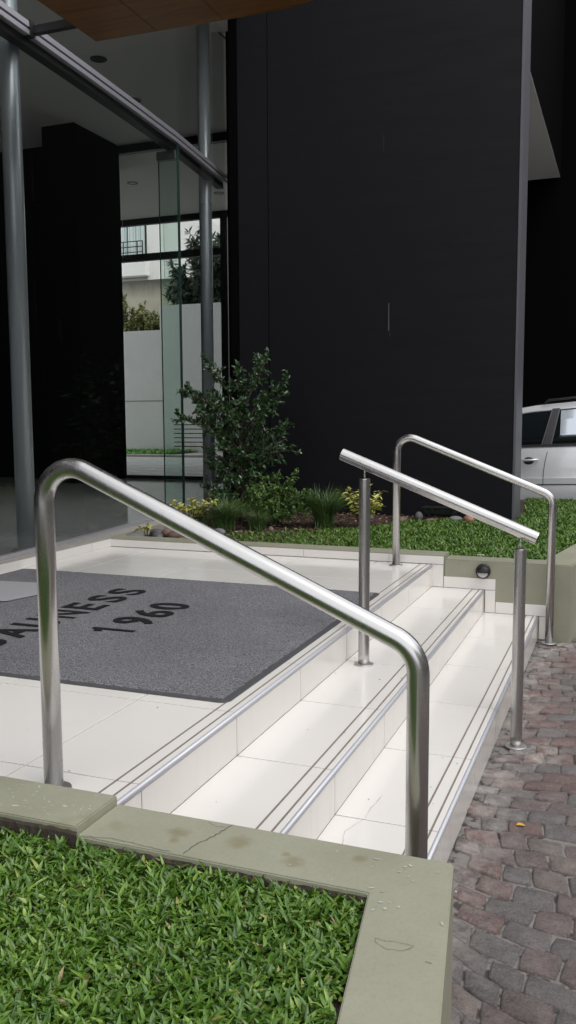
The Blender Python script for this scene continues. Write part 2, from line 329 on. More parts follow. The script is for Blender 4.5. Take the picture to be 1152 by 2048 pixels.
M = Mat('lamp_black_plastic', (.012, .012, .014), .4); lampblack_m = M.m
M = Mat('frosted_lens', (.5, .5, .48), .4); lens_m = M.m
M = Mat('facade_ochre', (.45, .4, .33), .85); ochre_m = M.m
M = Mat('facade_grey', (.3, .3, .3), .85); greyfac_m = M.m
M = Mat('dark_window', (.02, .025, .03), .06); darkwin_m = M.m

# ================================================================ THE SETTING
box('ground', (-60, -60, -.75), (60, 80, -.50), asphalt_m)['kind'] = 'structure'
PZ = -.437
pave = empty('pavement', (0, 0, 0)); tag(pave, kind='structure')
box('mortar_bed', (.62, -3.2, -.497), (3.4, 6.0, PZ - .008), mortar_m, pave)
box('street_kerb', (3.41, -14, -.499), (3.56, 30, PZ + .004), kerb_m, None, .01)['kind'] = 'structure'
# driveway beyond the lawn, level with the street
box('driveway', (-2.9, 8.32, -.498), (3.4, 30, -.39), rearpave_m)['kind'] = 'structure'

_PZ = PZ
# --- setts: a bent, brick-bonded lattice so rows run in shallow arcs
def warp(u, v):
    K = [(-2, -.62), (.3, -.55), (1.0, -.22), (1.7, .02), (2.6, .2), (3.4, -.1), (5, .2), (9, .1)]
    for (p, q), (r, t) in zip(K[:-1], K[1:]):
        if v <= r: k = q + (t - q) * max(0, (v - p) / (r - p)); break
    a = k * (u - 1.05) + .05 * math.sin(2 * math.pi * (u - .05) / 1.0 + .8 * v) + .022 * math.sin(v * 5 + u * 3)
    return u + .12 * k * (v % 1.0 - .5) * 0 + .03 * math.sin(v * 2.6 + 1) + .022 * math.sin(v * 7 + u * 4), v + a
cw, ch = .112, .101; cells = []
r_ = random.Random(3)
jit = {}
def lv(i, j, half):
    k = (i, j, half)
    if k not in jit: jit[k] = (r_.uniform(-.014, .014), r_.uniform(-.010, .010))
    a, b = jit[k]; return (.58 + i * cw + half * cw * .5 + a, -1.6 + j * ch + b)
for j in range(-6, 76):
    h = j % 2
    for i in range(0, 28):
        w0, w1 = lv(i, j, h), lv(i + 1, j, h); t0 = (w0[0], w0[1] + ch); t1 = (w1[0], w1[1] + ch)
        q = [warp(*p) for p in (w0, w1, t1, t0)]
        cx = sum(p[0] for p in q) / 4; cy = sum(p[1] for p in q) / 4
        if cx < .66 or cx > 2.6 or cy < -1.4 or cy > 4.3: continue
        cells.append((cx, cy, q))
def in_wall(x, y):
    if -.0 <= y <= 3.66: return x < .70
    if y < -.19: return x < .86 + (-.19 - y) * .143 + .015
    if y < 0: return x < .87
    return x < .89 + (y - 3.67) * .17 + .02
def seen(cx, cy):
    d = Vector((cx, cy, PZ)) - Vector((1.1597, -1.9134, .94885)); z = d.dot(_F)
    u = 576 + 1755 * d.dot(_R) / z; v = 1024 - 1755 * d.dot(_U) / z
    return (z, -40 < u < 1200 and v < 2110)
def add_sett(bm, q, cx, cy, tall, o):
    # 3x3 grid top, rounded shoulders
    def P(a, b):
        x = (q[0][0] * (1 - a) + q[1][0] * a) * (1 - b) + (q[3][0] * (1 - a) + q[2][0] * a) * b
        y = (q[0][1] * (1 - a) + q[1][1] * a) * (1 - b) + (q[3][1] * (1 - a) + q[2][1] * a) * b
        return x, y
    tx, ty = r_.uniform(-.06, .06), r_.uniform(-.06, .06); hz = r_.uniform(-.004, .004)
    lay = []
    for ins, z in ((.008, -.02), (.022, -.0045), (.075, 0)):
        ring = []
        for a, b in ((0, 0), (.5, 0), (1, 0), (1, .5), (1, 1), (.5, 1), (0, 1), (0, .5)):
            aa = ins + a * (1 - 2 * ins); bb = ins + b * (1 - 2 * ins)
            if a in (0, 1) and b in (0, 1): aa += (.5 - aa) * .05; bb += (.5 - bb) * .05
            x, y = P(aa + r_.uniform(-.018, .018), bb + r_.uniform(-.018, .018))
            zz = PZ + hz + z + (tx * (x - cx) + ty * (y - cy)) + (r_.uniform(-.0028, .0028) if z > -.015 else 0)
            ring.append(bm.verts.new((x - o[0], y - o[1], zz - o[2])))
        lay.append(ring)
    x, y = P(.5, .5); c = bm.verts.new((x - o[0], y - o[1], PZ + hz + .003 - o[2])); t = r_.random(); fs = []
    for l0, l1 in ((0, 1), (1, 2)):
        for k in range(8): fs.append(bm.faces.new([lay[l0][k], lay[l0][(k + 1) % 8], lay[l1][(k + 1) % 8], lay[l1][k]]))
    for k in range(8): fs.append(bm.faces.new([lay[2][k], lay[2][(k + 1) % 8], c]))
    for f in fs: f.smooth = True
cand = [(seen(cx, cy), cx, cy, q) for cx, cy, q in cells if not in_wall(cx, cy)]
vis = sorted([c for c in cand if c[0][1]], key=lambda c: c[0][0]); rest = [c for c in cand if not c[0][1]]
wsum = [0.32, 0.62, 0.9, 1.0]
def pick():
    k = r_.random(); return next(i for i, w in enumerate(wsum) if k <= w)
for c in vis[:300]:
    bm = bmesh.new(); add_sett(bm, c[3], c[1], c[2], 0, (c[1], c[2], PZ)); o = bm_obj('sett', bm, sett_mats[pick()], pave); o.location = (c[1], c[2], PZ)
bms = [bmesh.new() for _ in sett_mats]
for c in vis[300:] + rest: add_sett(bms[pick()], c[3], c[1], c[2], 0, (0, 0, 0))
me = bpy.data.meshes.new('setts_further_off'); allbm = bmesh.new()
for i, b in enumerate(bms):
    for f in b.faces: f.material_index = i
    tmp = bpy.data.meshes.new('tmp'); b.to_mesh(tmp); b.free(); n0 = len(allbm.faces); allbm.from_mesh(tmp); bpy.data.meshes.remove(tmp)
allbm.to_mesh(me); allbm.free()
for m_ in sett_mats: me.materials.append(m_)
o = bpy.data.objects.new('setts_further_off', me); col.objects.link(o); o.parent = pave; o['kind'] = 'stuff'
at = me.attributes.new('tone', 'FLOAT', 'FACE'); at.data.foreach_set('value', np.repeat(rng.random(len(me.polygons) // 24 + 1), 24)[:len(me.polygons)].astype(np.float32))

# --- landing and steps
H = .1457; D = .335; NB = -.188; FB = 3.667   # riser, going, near and far wall faces
landing = empty('landing', (0, 0, 0)); tag(landing, kind='structure')
box('slab', (-2.42, NB - .02, -.47), (.004, FB + .02, -.0125), grout_m, landing)
G = .0026
rows = [NB] + [k * .6 for k in range(0, 7)] + [FB]
cols = [-2.41, -2.04, -1.44, -.9, -.36, 0]
def shared_box(cache, name, w, d, h, mat, parent, loc, bev=.0006):
    k = (name, round(w, 4), round(d, 4), round(h, 4), mat.name)
    if k not in cache:
        bm = bmesh.new(); add_box(bm, (0, 0, -h), (w, d, 0), bev); me = bpy.data.meshes.new(name); bm.to_mesh(me); bm.free(); me.materials.append(mat); cache[k] = me
    o = bpy.data.objects.new(name, cache[k]); col.objects.link(o); o.parent = parent; o.location = loc; return o
TC = {}
for a, b in zip(rows[:-1], rows[1:]):
    for c0, c1 in zip(cols[:-1], cols[1:]):
        shared_box(TC, 'tile', c1 - c0 - 2 * G if c1 else c1 - c0 - G, b - a - 2 * G, .012, tile_m, landing, (c0 + G, a + G, 0))
def flight_edge(parent, x, z):
    """nosing, two grooves and riser tiles below an edge at x, top z"""
    tube('nosing', [(x + .003, NB + .003, z - .0085), (x + .003, FB - .003, z - .0085)], .0095, nose_m, parent, 12)
    for dx in (-.07, -.026): box('anti_slip_strip', (x + dx, NB + .003, z - .003), (x + dx + .0065, FB - .004, z + .0009), groove_m, parent)
    for a, b in zip(rows[:-1], rows[1:]):
        shared_box(TC, 'riser_tile', .010, b - a - 2 * G, H - .019, riser_m, parent, (x - .002, a + G, z - .018))
flight_edge(landing, 0, 0)
steps = empty('entrance_steps', (0, 0, -H)); tag(steps, kind='structure')
box('step_core', (.005, NB - .02, -.48), (D + .004, FB + .02, -H - .0125), grout_m, steps)
box('step_core', (D + .006, NB - .02, -.48), (2 * D + .004, FB + .02, -2 * H - .0125), grout_m, steps)
for k in (1, 2):
    z = -H * k; x0 = D * (k - 1) + .008
    for a, b in zip(rows[:-1], rows[1:]):
        o = shared_box(TC, 'tread_tile', D * k - x0 - G, b - a - 2 * G, .012, tile_m, steps, (x0, a + G, z + H))
def flight_edge2(x, z):
    p = steps; z2 = z + H
    o = tube('nosing', [(x + .003, NB + .003, z - .0085), (x + .003, FB - .003, z - .0085)], .0095, nose_m, p, 12)
    for dx in (-.07, -.026): box('anti_slip_strip', (x + dx, NB + .003, z - .003), (x + dx + .0065, FB - .004, z + .0009), groove_m, p)
    for a, b in zip(rows[:-1], rows[1:]):
        shared_box(TC, 'riser_tile', .010, b - a - 2 * G, H - .019, riser_m, p, (x - .002, a + G, z2 - .018))
flight_edge2(D, -H); flight_edge2(2 * D, -2 * H)

# hairline crack and specks on the lowest tread
def ribbon(name, pts, w, z, mat, parent, jitter=.002, n=6, o=None):
    rr = random.Random(sum(int(abs(p[0]) * 1e4) for p in pts)); P = []
    for (x0, y0), (x1, y1) in zip(pts[:-1], pts[1:]):
        for k in range(n): t = k / n; P.append((x0 + (x1 - x0) * t + rr.uniform(-jitter, jitter), y0 + (y1 - y0) * t + rr.uniform(-jitter, jitter)))
    P.append(pts[-1]); bm = bmesh.new(); of = off(parent); L = []
    for i, (x, y) in enumerate(P):
        dx, dy = (P[min(i + 1, len(P) - 1)][0] - P[max(i - 1, 0)][0], P[min(i + 1, len(P) - 1)][1] - P[max(i - 1, 0)][1]); l = math.hypot(dx, dy) or 1
        ww = w * (.4 + .6 * rr.random()) * (1 if 0 < i < len(P) - 1 else .2)
        L.append((bm.verts.new((x - dy / l * ww / 2 - of.x, y + dx / l * ww / 2 - of.y, z - of.z)), bm.verts.new((x + dy / l * ww / 2 - of.x, y - dx / l * ww / 2 - of.y, z - of.z))))
    for a, b in zip(L[:-1], L[1:]): bm.faces.new([a[0], b[0], b[1], a[1]])
    return bm_obj(name, bm, mat, parent)
ribbon('hairline_crack', [(.431, .39), (.405, .50), (.437, .60)], .001, -2 * H + .0012, crack_m, steps)
ribbon('hairline_crack', [(.437, .60), (.437, .69), (.445, .79)], .001, -2 * H + .0012, crack_m, steps)
bm = bmesh.new(); rr = random.Random(5)
for _ in range(70):
    lvl = rr.choice((0, 0, 1, 2)); x = rr.uniform(-1.0, -.02) if lvl == 0 else rr.uniform(.02, D - .01) + D * (lvl - 1); y = rr.uniform(-.1, 3.5)
    if lvl == 0 and y > .62 and x < -.04 and y < 2.7: continue
    s = rr.uniform(.0015, .0045); z = -H * lvl + .0008
    vs = [bm.verts.new((x + math.cos(a) * s * rr.uniform(.3, 1.1), y + math.sin(a) * s * rr.uniform(.5, 1.5), z + rr.uniform(0, .0015))) for a in (0, 1.2, 2.4, 3.7, 5.1)]; bm.faces.new(vs)
tag(bm_obj('dirt_crumbs', bm, Mat('dirt_crumb', (.06, .045, .035), .9).m), kind='stuff')

# ledge along the glass front with its skirting tiles
def fx(y):   # plan curve of the glass front
    P = [(-4, -2.30), (0, -2.42), (2.0, -2.44), (3.0, -2.50), (3.75, -2.55), (4.5, -2.605), (5.33, -2.672), (5.9, -2.745), (6.8, -2.86)]
    for (a, b), (c, d) in zip(P[:-1], P[1:]):
        if y <= c: return b + (d - b) * (y - a) / (c - a)
    return P[-1][1]
led = empty('window_ledge', (-2.45, 1, 0)); tag(led, kind='structure')
prism('ledge_top', [(-2.418, -3.9), (-2.418, 3.667), (-2.50, 6.22)] + [(fx(y) - .06, y) for y in (6.22, 5.33, 4.5, 3.75, 3, 2, 0, -3.9)], -.45, .072, ledge_m, led)
sk = [-.188 + .6 * k for k in range(7)] + [3.667]
for a, b in zip(sk[:-1], sk[1:]):
    shared_box(TC, 'skirting_tile', .008, b - a - 2 * G, .058, tile_m, led, (-2.416 + 2.45, a + G - 1, .058))

# far skirting on the retaining wall
far = empty('retaining_wall', (0, 3.75, -.45)); tag(far, 'sage green painted retaining wall at the far end of the steps, holding up the lawn', 'low wall', 'green retaining walls flanking the steps')
FW = .185; s9 = .168
prism('high_coping', [(-2.416, FB), (.083, FB), (.083, FB + FW), (-2.60, FB + FW), (-2.60, FB + .004), (-2.416, FB + .004)], .0, .060, sage_m, far, .003)
prism('wall_body', [(.084, FB + .001), (.868, FB + .001), (.868 + s9 * 4.7, FB + 4.7), (.868 - .19 + s9 * 4.7, FB + 4.7), (.868 - .175, FB + FW), (.084, FB + FW)], -.49, .038, sage_m, far, .007)
box('wall_core', (-2.41, FB + .012, -.49), (.0835, FB + FW - .02, -.001), sage_m, far)
# tile skirt that steps down with the treads
def ftile(x0, x1, z0, z1): 
    o = shared_box(TC, 'wall_tile', x1 - x0 - G, .007, z1 - z0 - G, tile_m, far, (x0 + G / 2, FB - .0065 - 3.75, z1 + .45)); return o
for a, b in ((-2.41, -1.56), (-1.56, -.88), (-.88, -.28), (-.28, .082)): ftile(a, b, .001, .054)
SD = (.075, .41, .745)
ftile(.006, .082, -H, .0); ftile(.083, .413, -H, -H + .072) ; ftile(.013 + D, .413, -2 * H, -H - .001); ftile(.414, .728, -2 * H, -2 * H + .072); ftile(.013 + 2 * D, .728, -3 * H, -2 * H - .001)
rr = random.Random(2)

# near retaining wall
near = empty('retaining_wall', (.3, -.27, -.45)); tag(near, 'sage green painted retaining wall in the foreground, its stepped top cracked and paint-flecked, wrapping the near lawn', 'low wall', 'green retaining walls flanking the steps')
NF = NB - .172
prism('high_coping', [(-2.6, NB), (.055, NB), (.055, NF), (-2.6, NF)], -.09, .056, sage_m, near, .003)
prism('wall_body', [(.056, NB - .001), (.856, NB - .001), (.856 + .143 * 2.9, NB - 2.9), (.722 + .152 * 2.728, NB - 2.9), (.722, NF), (.056, NF)], -.5, .036, sage_m, near, .003)
box('wall_core', (-2.6, NF + .006, -.5), (.055, NB - .002, -.0905), darkedge_m, near)
def lip(pts, z0, z1, nm='rough_inner_face'):
    bm = bmesh.new(); rr2 = random.Random(4); prev = None; of = off(near)
    for (x0, y0), (x1, y1) in zip(pts[:-1], pts[1:]):
        n = max(2, int(math.hypot(x1 - x0, y1 - y0) / .012))
        for k in range(n + 1):
            t = k / n; x = x0 + (x1 - x0) * t; y = y0 + (y1 - y0) * t; w = .002 + rr2.random() * .004
            nx, ny = ((0, -1) if abs(y1 - y0) < abs(x1 - x0) else (-1, 0))
            cur = (bm.verts.new((x + nx * .001 - of.x, y + ny * .001 - of.y, z1 - .003 - rr2.random() * .004 - of.z)), bm.verts.new((x + nx * w - of.x, y + ny * w - of.y, z1 - .012 - of.z)), bm.verts.new((x + nx * w - of.x, y + ny * w - of.y, z0 - of.z)))
            if prev: bm.faces.new([prev[0], cur[0], cur[1], prev[1]]); bm.faces.new([prev[1], cur[1], cur[2], prev[2]])
            prev = cur
    bm_obj(nm, bm, darkedge_m, near)
lip([(-2.5, NF), (.06, NF)], -.09, .052); lip([(.06, NF), (.722, NF)], -.09, .030); lip([(.721, NF), (.722 + .152 * 2.5, NF - 2.5)], -.09, .031)
# cracks, stains, flecks on its top
ribbon('crack', [(.36, -.195), (.345, -.25), (.325, -.30), (.318, -.355)], .0028, .0372, crack_m, near, .003, 7)
ribbon('crack', [(.07, -.358), (.14, -.345), (.22, -.35), (.29, -.352)], .0016, .0372, crack_m, near, .002, 8)
ribbon('crack', [(.30, -.20), (.33, -.215), (.35, -.21)], .001, .0372, crack_m, near, .001, 5)
ribbon('crack', [(.775, -.50), (.779, -.512), (.80, -.525), (.83, -.52), (.845, -.50)], .001, .0372, crack_m, near, .001, 8)
ribbon('crack', [(.872, -.535), (.884, -.538)], .0016, .0372, crack_m, near, .001, 4)
ribbon('crack', [(.775, -.50), (.795, -.503), (.81, -.498), (.845, -.499)], .0011, .0372, crack_m, near, .001, 8)
def blot(parent, x, y, z, rx, ry, mat, name='stain', seed=0):
    rr2 = random.Random(int(x * 1000) + seed); bm = bmesh.new(); of = off(parent)
    bm.faces.new([bm.verts.new((x + math.cos(a) * rx * rr2.uniform(.6, 1.1) - of.x, y + math.sin(a) * ry * rr2.uniform(.6, 1.1) - of.y, z - of.z)) for a in [2 * math.pi * k / 18 for k in range(18)]])
    return bm_obj(name, bm, mat, parent)
rr = random.Random(9)
bm = bmesh.new(); of = off(near)
for k in range(75):
    if k < 30: x, y, z = rr.gauss(.74, .09), rr.uniform(-.42, -.22), .0376
    else: x, y, z = rr.gauss(-.08, .1), rr.uniform(-.34, -.2), .0566
    if z < .04 and not (.3 < x < .9): continue
    if z > .04 and x > .045: continue
    s = rr.uniform(.0008, .003) if rr.random() < .93 else rr.uniform(.003, .005); a0 = rr.uniform(0, 3); el = rr.uniform(1, 3)
    vs = []
    for q in range(7):
        a = q * 2 * math.pi / 7; px, py = math.cos(a) * s * el * rr.uniform(.5, 1.1), math.sin(a) * s * rr.uniform(.5, 1.1)
        vs.append(bm.verts.new((x + px * math.cos(a0) - py * math.sin(a0) - of.x, y + px * math.sin(a0) + py * math.cos(a0) - of.y, z - of.z)))
    bm.faces.new(vs)
o = bm_obj('paint_flecks', bm, spatter_m, near); o['kind'] = 'stuff'

# --- soil beds
SZ = .002
box('soil_bed', (-2.55, -3.4, -.49), (.72, NF - .007, SZ), soil_m)['kind'] = 'structure'
prism('soil_bed', [(.72, NF - .007), (.715, NF - .007), (.715, -3.3), (.718 + .150 * 2.93, -3.3)], -.49, SZ - .002, soil_m)['kind'] = 'structure'
prism('planting_bed', [(-2.66, FB + FW + .002), (.69, FB + FW + .002), (.69 + s9 * 4.5, 8.3), (-2.66, 8.3)], -.495, .012, soil_m)['kind'] = 'structure'

# --- grass
def pip(P, poly):
    x, y = P[:, 0], P[:, 1]; ins = np.zeros(len(P), bool); n = len(poly)
    for i in range(n):
        x1, y1 = poly[i]; x2, y2 = poly[(i + 1) % n]
        c = ((y1 > y) != (y2 > y)) & (x < (x2 - x1) * (y - y1) / (y2 - y1 + 1e-12) + x1); ins ^= c
    return ins
def grass(name, poly, dens, z, ln, wd, mat, per=5, lo=15, hi=70, clump=None):
    xs = [p[0] for p in poly]; ys = [p[1] for p in poly]; A = (max(xs) - min(xs)) * (max(ys) - min(ys)); n = int(A * dens / per)
    P = np.stack([rng.uniform(min(xs), max(xs), n), rng.uniform(min(ys), max(ys), n)], 1); P = P[pip(P, poly)]
    if clump is not None: P = P[clump(P)]
    n = len(P); C = np.repeat(P, per, 0); N = len(C)
    tilt = np.repeat(rng.uniform(0, 2 * np.pi, n), per)
    az = rng.uniform(0, 2 * np.pi, N); el = np.radians(rng.uniform(lo, hi, N)); L = rng.uniform(*ln, N) * np.repeat(rng.uniform(.75, 1.15, n), per); W = rng.uniform(*wd, N)
    base = np.stack([C[:, 0] + rng.normal(0, .004, N), C[:, 1] + rng.normal(0, .004, N), z + rng.uniform(-.004, .016, N)], 1)
    Dv = np.stack([np.cos(az) * np.cos(el), np.sin(az) * np.cos(el), np.sin(el)], 1); Nn = np.tile([0, 0, 1.0], (N, 1)) + rng.normal(0, .25, (N, 3))
    V, F = leaves_np(base, Dv, Nn, L, W, .3)
    tone = np.clip(np.repeat(rng.beta(2, 2, n), per) * .55 + rng.random(N) * .35 + .04 * np.sin(C[:, 0] * 9) * np.sin(C[:, 1] * 7), 0, .9); dry = rng.random(N) < .02; tone[dry] = rng.uniform(.9, 1, dry.sum())
    o = mesh_np(name, V, F, mat, None, np.repeat(tone, 6)); tag(o, kind='stuff'); return o
near_poly = [(-1.3, -1.75), (-1.3, NF - .006), (.716, NF - .006), (.716 + .15 * 1.38, NF - 1.38)]
grass('lawn_grass', near_poly, 50000, SZ, (.012, .034), (.0048, .0088), grass_m, 5, 12, 72)
edge = [(-2.05, 4.1), (-1.75, 4.5), (-1.35, 4.85), (-.95, 5.02), (-.6, 5.75), (-.4, 5.98), (.25, 6.0)]
far_poly = [(-2.0, 3.855), (.69, 3.855), (.69 + s9 * 4.4, 8.27), (.12, 8.27), (.27, 6.75), (.25, 6.0)] + edge[::-1][1:]
lawn_far = grass('lawn_grass', far_poly, 14000, .008, (.022, .046), (.0065, .011), grass_m, 4, 20, 70, lambda P: ~((P[:, 0] < -.9) & (P[:, 1] < 4.9) & (rng.random(len(P)) < np.clip((-.6 - P[:, 0]) * 1.1, 0, .85))))
patch_poly = [(-2.1, 3.87), (-.6, 3.87), (-.9, 4.9), (-1.75, 4.6)]
grass('patchy_lawn_grass', patch_poly, 7500, .01, (.015, .034), (.004, .008), patch_grass_m, 4, 10, 55)
# bark chips in the bed
n = 5200; P = np.stack([rng.uniform(-2.5, .1, n), rng.uniform(3.9, 6.2, n)], 1); P = P[~pip(P, far_poly) | (rng.random(n) < .12)]; n = len(P)
az = rng.uniform(0, 6.28, n); Dv = np.stack([np.cos(az), np.sin(az), rng.normal(0, .25, n)], 1); V, F = leaves_np(np.column_stack([P, rng.uniform(.014, .03, n)]), Dv, np.tile([0, 0, 1.], (n, 1)) + rng.normal(0, .4, (n, 3)), rng.uniform(.015, .045, n), rng.uniform(.008, .02, n), .05)
tag(mesh_np('bark_mulch', V, F, mulch_m, None, np.repeat(rng.random(n), 6)), kind='stuff')

# ================================================================ BUILDING
CZ = 4.9
bld = empty('office_building', (-7, 7, -.5)); tag(bld, 'dark clad office block over the glazed lobby, its white soffit showing past the charcoal wall', 'building')
box('upper_storeys', (-14, -6, CZ + .2), (-2.9, 6.4, 9.6), dark_m, bld)
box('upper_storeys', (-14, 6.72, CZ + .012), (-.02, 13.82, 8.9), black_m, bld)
box('fascia', (-2.9, -6, CZ + .013), (-2.44, 6.22, 9.6), dark_m, bld)
box('soffit', (-13.9, 9.72, CZ), (-.028, 13.8, CZ + .01), ceil_m, bld)
box('soffit', (-2.9, 6.72, CZ), (-.028, 9.71, CZ + .01), ceil_m, bld)
box('ceiling', (-13.9, -5.9, CZ), (-2.60, 6.71, CZ + .008), ceil_m, bld)
box('ceiling', (-13.9, 6.712, CZ), (-2.92, 9.60, CZ + .008), ceil_m, bld)
box('ceiling_beam', (-13.9, 9.61, CZ - .11), (-2.92, 9.71, CZ + .008), blackmetal_m, bld)
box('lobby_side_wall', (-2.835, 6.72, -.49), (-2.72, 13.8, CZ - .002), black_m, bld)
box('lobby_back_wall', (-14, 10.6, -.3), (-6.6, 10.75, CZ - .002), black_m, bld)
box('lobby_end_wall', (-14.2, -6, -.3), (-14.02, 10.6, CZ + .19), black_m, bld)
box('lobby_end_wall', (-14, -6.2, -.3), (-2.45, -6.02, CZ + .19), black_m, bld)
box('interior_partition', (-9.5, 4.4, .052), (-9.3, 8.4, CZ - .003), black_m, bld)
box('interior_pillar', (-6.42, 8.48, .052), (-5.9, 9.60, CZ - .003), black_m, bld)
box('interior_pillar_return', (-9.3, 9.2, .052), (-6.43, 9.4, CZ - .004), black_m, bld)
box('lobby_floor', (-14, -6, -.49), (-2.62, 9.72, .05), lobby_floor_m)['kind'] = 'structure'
# rear glazing of the lobby
rg = empty('rear_glazing', (-5, 9.62, .05)); tag(rg, 'full height clear glazing at the back of the lobby, opening on the rear yard', 'window')
for a, b in ((-5.898, -5.40), (-5.393, -4.2), (-4.193, -2.99)): box('glass_pane', (a, 9.64, .10), (b, 9.652, CZ - .112), glass_m, rg)
box('sill', (-5.898, 9.60, .051), (-2.99, 9.69, .10), blackmetal_m, rg)
# dark portal frame at the rear edge of the building
pf = empty('portal_frame', (-7.5, 13.9, 0)); tag(pf, 'black steel frame with transom and post at the rear edge of the building', 'frame')
box('header', (-9.4, 13.83, CZ - .03), (-5.0, 13.95, CZ + .14), blackmetal_m, pf); box('header_drop', (-9.4, 13.84, CZ - .11), (-6.0, 13.94, CZ - .031), blackmetal_m, pf)
box('transom', (-9.4, 13.84, 4.09), (-6.145, 13.94, 4.225), blackmetal_m, pf)
box('post', (-6.29, 13.83, 0.0), (-6.14, 13.95, CZ - .112), blackmetal_m, pf); box('post', (-9.5, 13.83, 0.0), (-9.40, 13.95, CZ + .1), blackmetal_m, pf)

# charcoal fin wall
fw = empty('facade_wall', (-1.2, 6.45, -.45)); tag(fw, 'tall charcoal clad wall rising out of the lawn behind the shrubs', 'wall')
box('core', (-2.596, 6.262, -.49), (.196, 6.68, 5.5), black_m, fw)
box('cladding_panel', (-2.499, 6.243, -.40), (-2.184, 6.261, 5.5), dark_m, fw, .002)
box('cladding_panel', (-2.176, 6.238, -.40), (.197, 6.261, 5.5), dark_m, fw, .002)
box('edge_trim', (.199, 6.232, -.40), (.222, 6.70, 5.5), edge_m, fw, .002)
scr = Mat('scratch_mark', (.28, .28, .29), .6).m
box('scratch', (-.9655, 6.2368, 1.755), (-.9625, 6.2378, 2.012), scr, fw); box('scratch', (-1.0245, 6.2368, 3.38), (-1.0225, 6.2378, 3.53), Mat('faint_scratch', (.05, .05, .052), .6).m, fw)
box('scratch', (-.953, 6.2368, 1.70), (-.951, 6.2378, 1.74), Mat('faint_scratch', (.08, .08, .08), .6).m, fw)
box('black_strip', (-2.594, 6.25, -.40), (-2.501, 6.261, 5.5), black_m, fw)  # plain black strip at the left end of the wall

# neighbour's black wall behind the car
nb = tag(box('boundary_wall', (-2.85, 13.9, -.45), (9, 14.3, 9.0), black_m), 'high charcoal wall closing the driveway behind the silver car', 'wall')

# glass front
gf = empty('glass_front', (-2.55, 3, .05)); tag(gf, 'frameless glass front of the lobby with a slim aluminium transom rail', 'glass wall')
RZ = 3.385
def pane(y0, y1, z0, z1, name='glass_pane', ny=1):
    ys = [y0 + (y1 - y0) * k / ny for k in range(ny + 1)]
    prism(name, [(fx(y), y) for y in ys] + [(fx(y) - .010, y) for y in ys[::-1]], z0, z1, glass_m, gf)
for y0, y1, n_ in ((-3.9, -.6, 3), (-.594, 1.18, 2), (1.186, 3.0, 3), (3.004, 5.326, 5), (5.334, 6.70, 3)):
    pane(y0, y1, .095, RZ - .01, ny=n_)
for y0, y1, n_ in ((-3.9, -.6, 3), (-.594, 3.0, 3), (3.004, 5.326, 5), (5.334, 6.70, 3)): pane(y0, y1, RZ + .075, CZ - .003, 'transom_pane', n_)
def sweep(name, y0, y1, dx0, dx1, z0, z1, mat, n=10):
    ys = [y0 + (y1 - y0) * k / n for k in range(n + 1)]
    prism(name, [(fx(y) + dx1, y) for y in ys] + [(fx(y) + dx0, y) for y in ys[::-1]], z0, z1, mat, gf)
for y0, y1 in ((-3.9, 2.995), (3.02, 6.70)):
    sweep('rail_upper_flange', y0, y1, -.022, .022, RZ + .043, RZ + .078, rail_m); sweep('rail_channel', y0, y1, -.020, .004, RZ + .026, RZ + .0425, blackmetal_m); sweep('rail_lower_flange', y0, y1, -.022, .022, RZ - .004, RZ + .0255, rail_m)
sweep('bottom_channel', -3.9, 6.70, -.024, .014, .073, .098, rail_m)
sweep('rail_back_fascia', -3.9, 6.70, -.10, -.024, RZ - .05, RZ + .03, blackmetal_m)
box('glass_fin', (-2.868, 5.322, .052), (-2.69, 5.337, RZ - .12), glass_fin_m, gf)
box('fin_edge', (-2.872, 5.321, .052), (-2.869, 5.338, RZ - .12), glass_edge_m, gf); box('fin_edge', (-2.686, 5.3265, .098), (-2.662, 5.3315, RZ - .012), glass_edge_m, gf)
box('patch_fitting', (-2.88, 5.305, RZ - .135), (-2.688, 5.355, RZ - .055), patch_m, gf, .003)
for zz in (.5,): pass
# door hinge bracket by the near column
hb = empty('door_bracket', (-2.48, 2.1, 2.66)); tag(hb, 'small dark steel bracket with curved arm on the glass beside the near column', 'bracket')
tube('arm', [(-2.44, 1.75, 2.735), (-2.43, 1.95, 2.725), (-2.42, 2.15, 2.70), (-2.41, 2.32, 2.655)], .007, blackmetal_m, hb, 8)
box('clamp', (-2.49, 1.9, 2.60), (-2.41, 2.08, 2.68), patch_m, hb, .004)
tube('pin', [(-2.46, 2.08, 2.65), (-2.46, 2.2, 2.63)], .012, steel_m, hb, 10)
# columns inside the glass
for (x, y), lb in zip(((-2.655, 3.0), (-2.915, 6.36)), ('grey painted steel tube column behind the glass at the left edge, nearest the doormat', 'grey painted steel tube column behind the glass, next to the leafy shrub')):
    c_ = empty('steel_column', (x, y, .05)); tag(c_, lb, 'column', 'steel columns behind the glass front')
    tube('shaft', [(x, y, .062), (x, y, CZ - .03)], .064, column_m, c_, 32)
    tube('base_plate', [(x, y, .0505), (x, y, .062)], .085, column_m, c_, 24); tube('head_plate', [(x, y, CZ - .03), (x, y, CZ - .001)], .08, column_m, c_, 24)
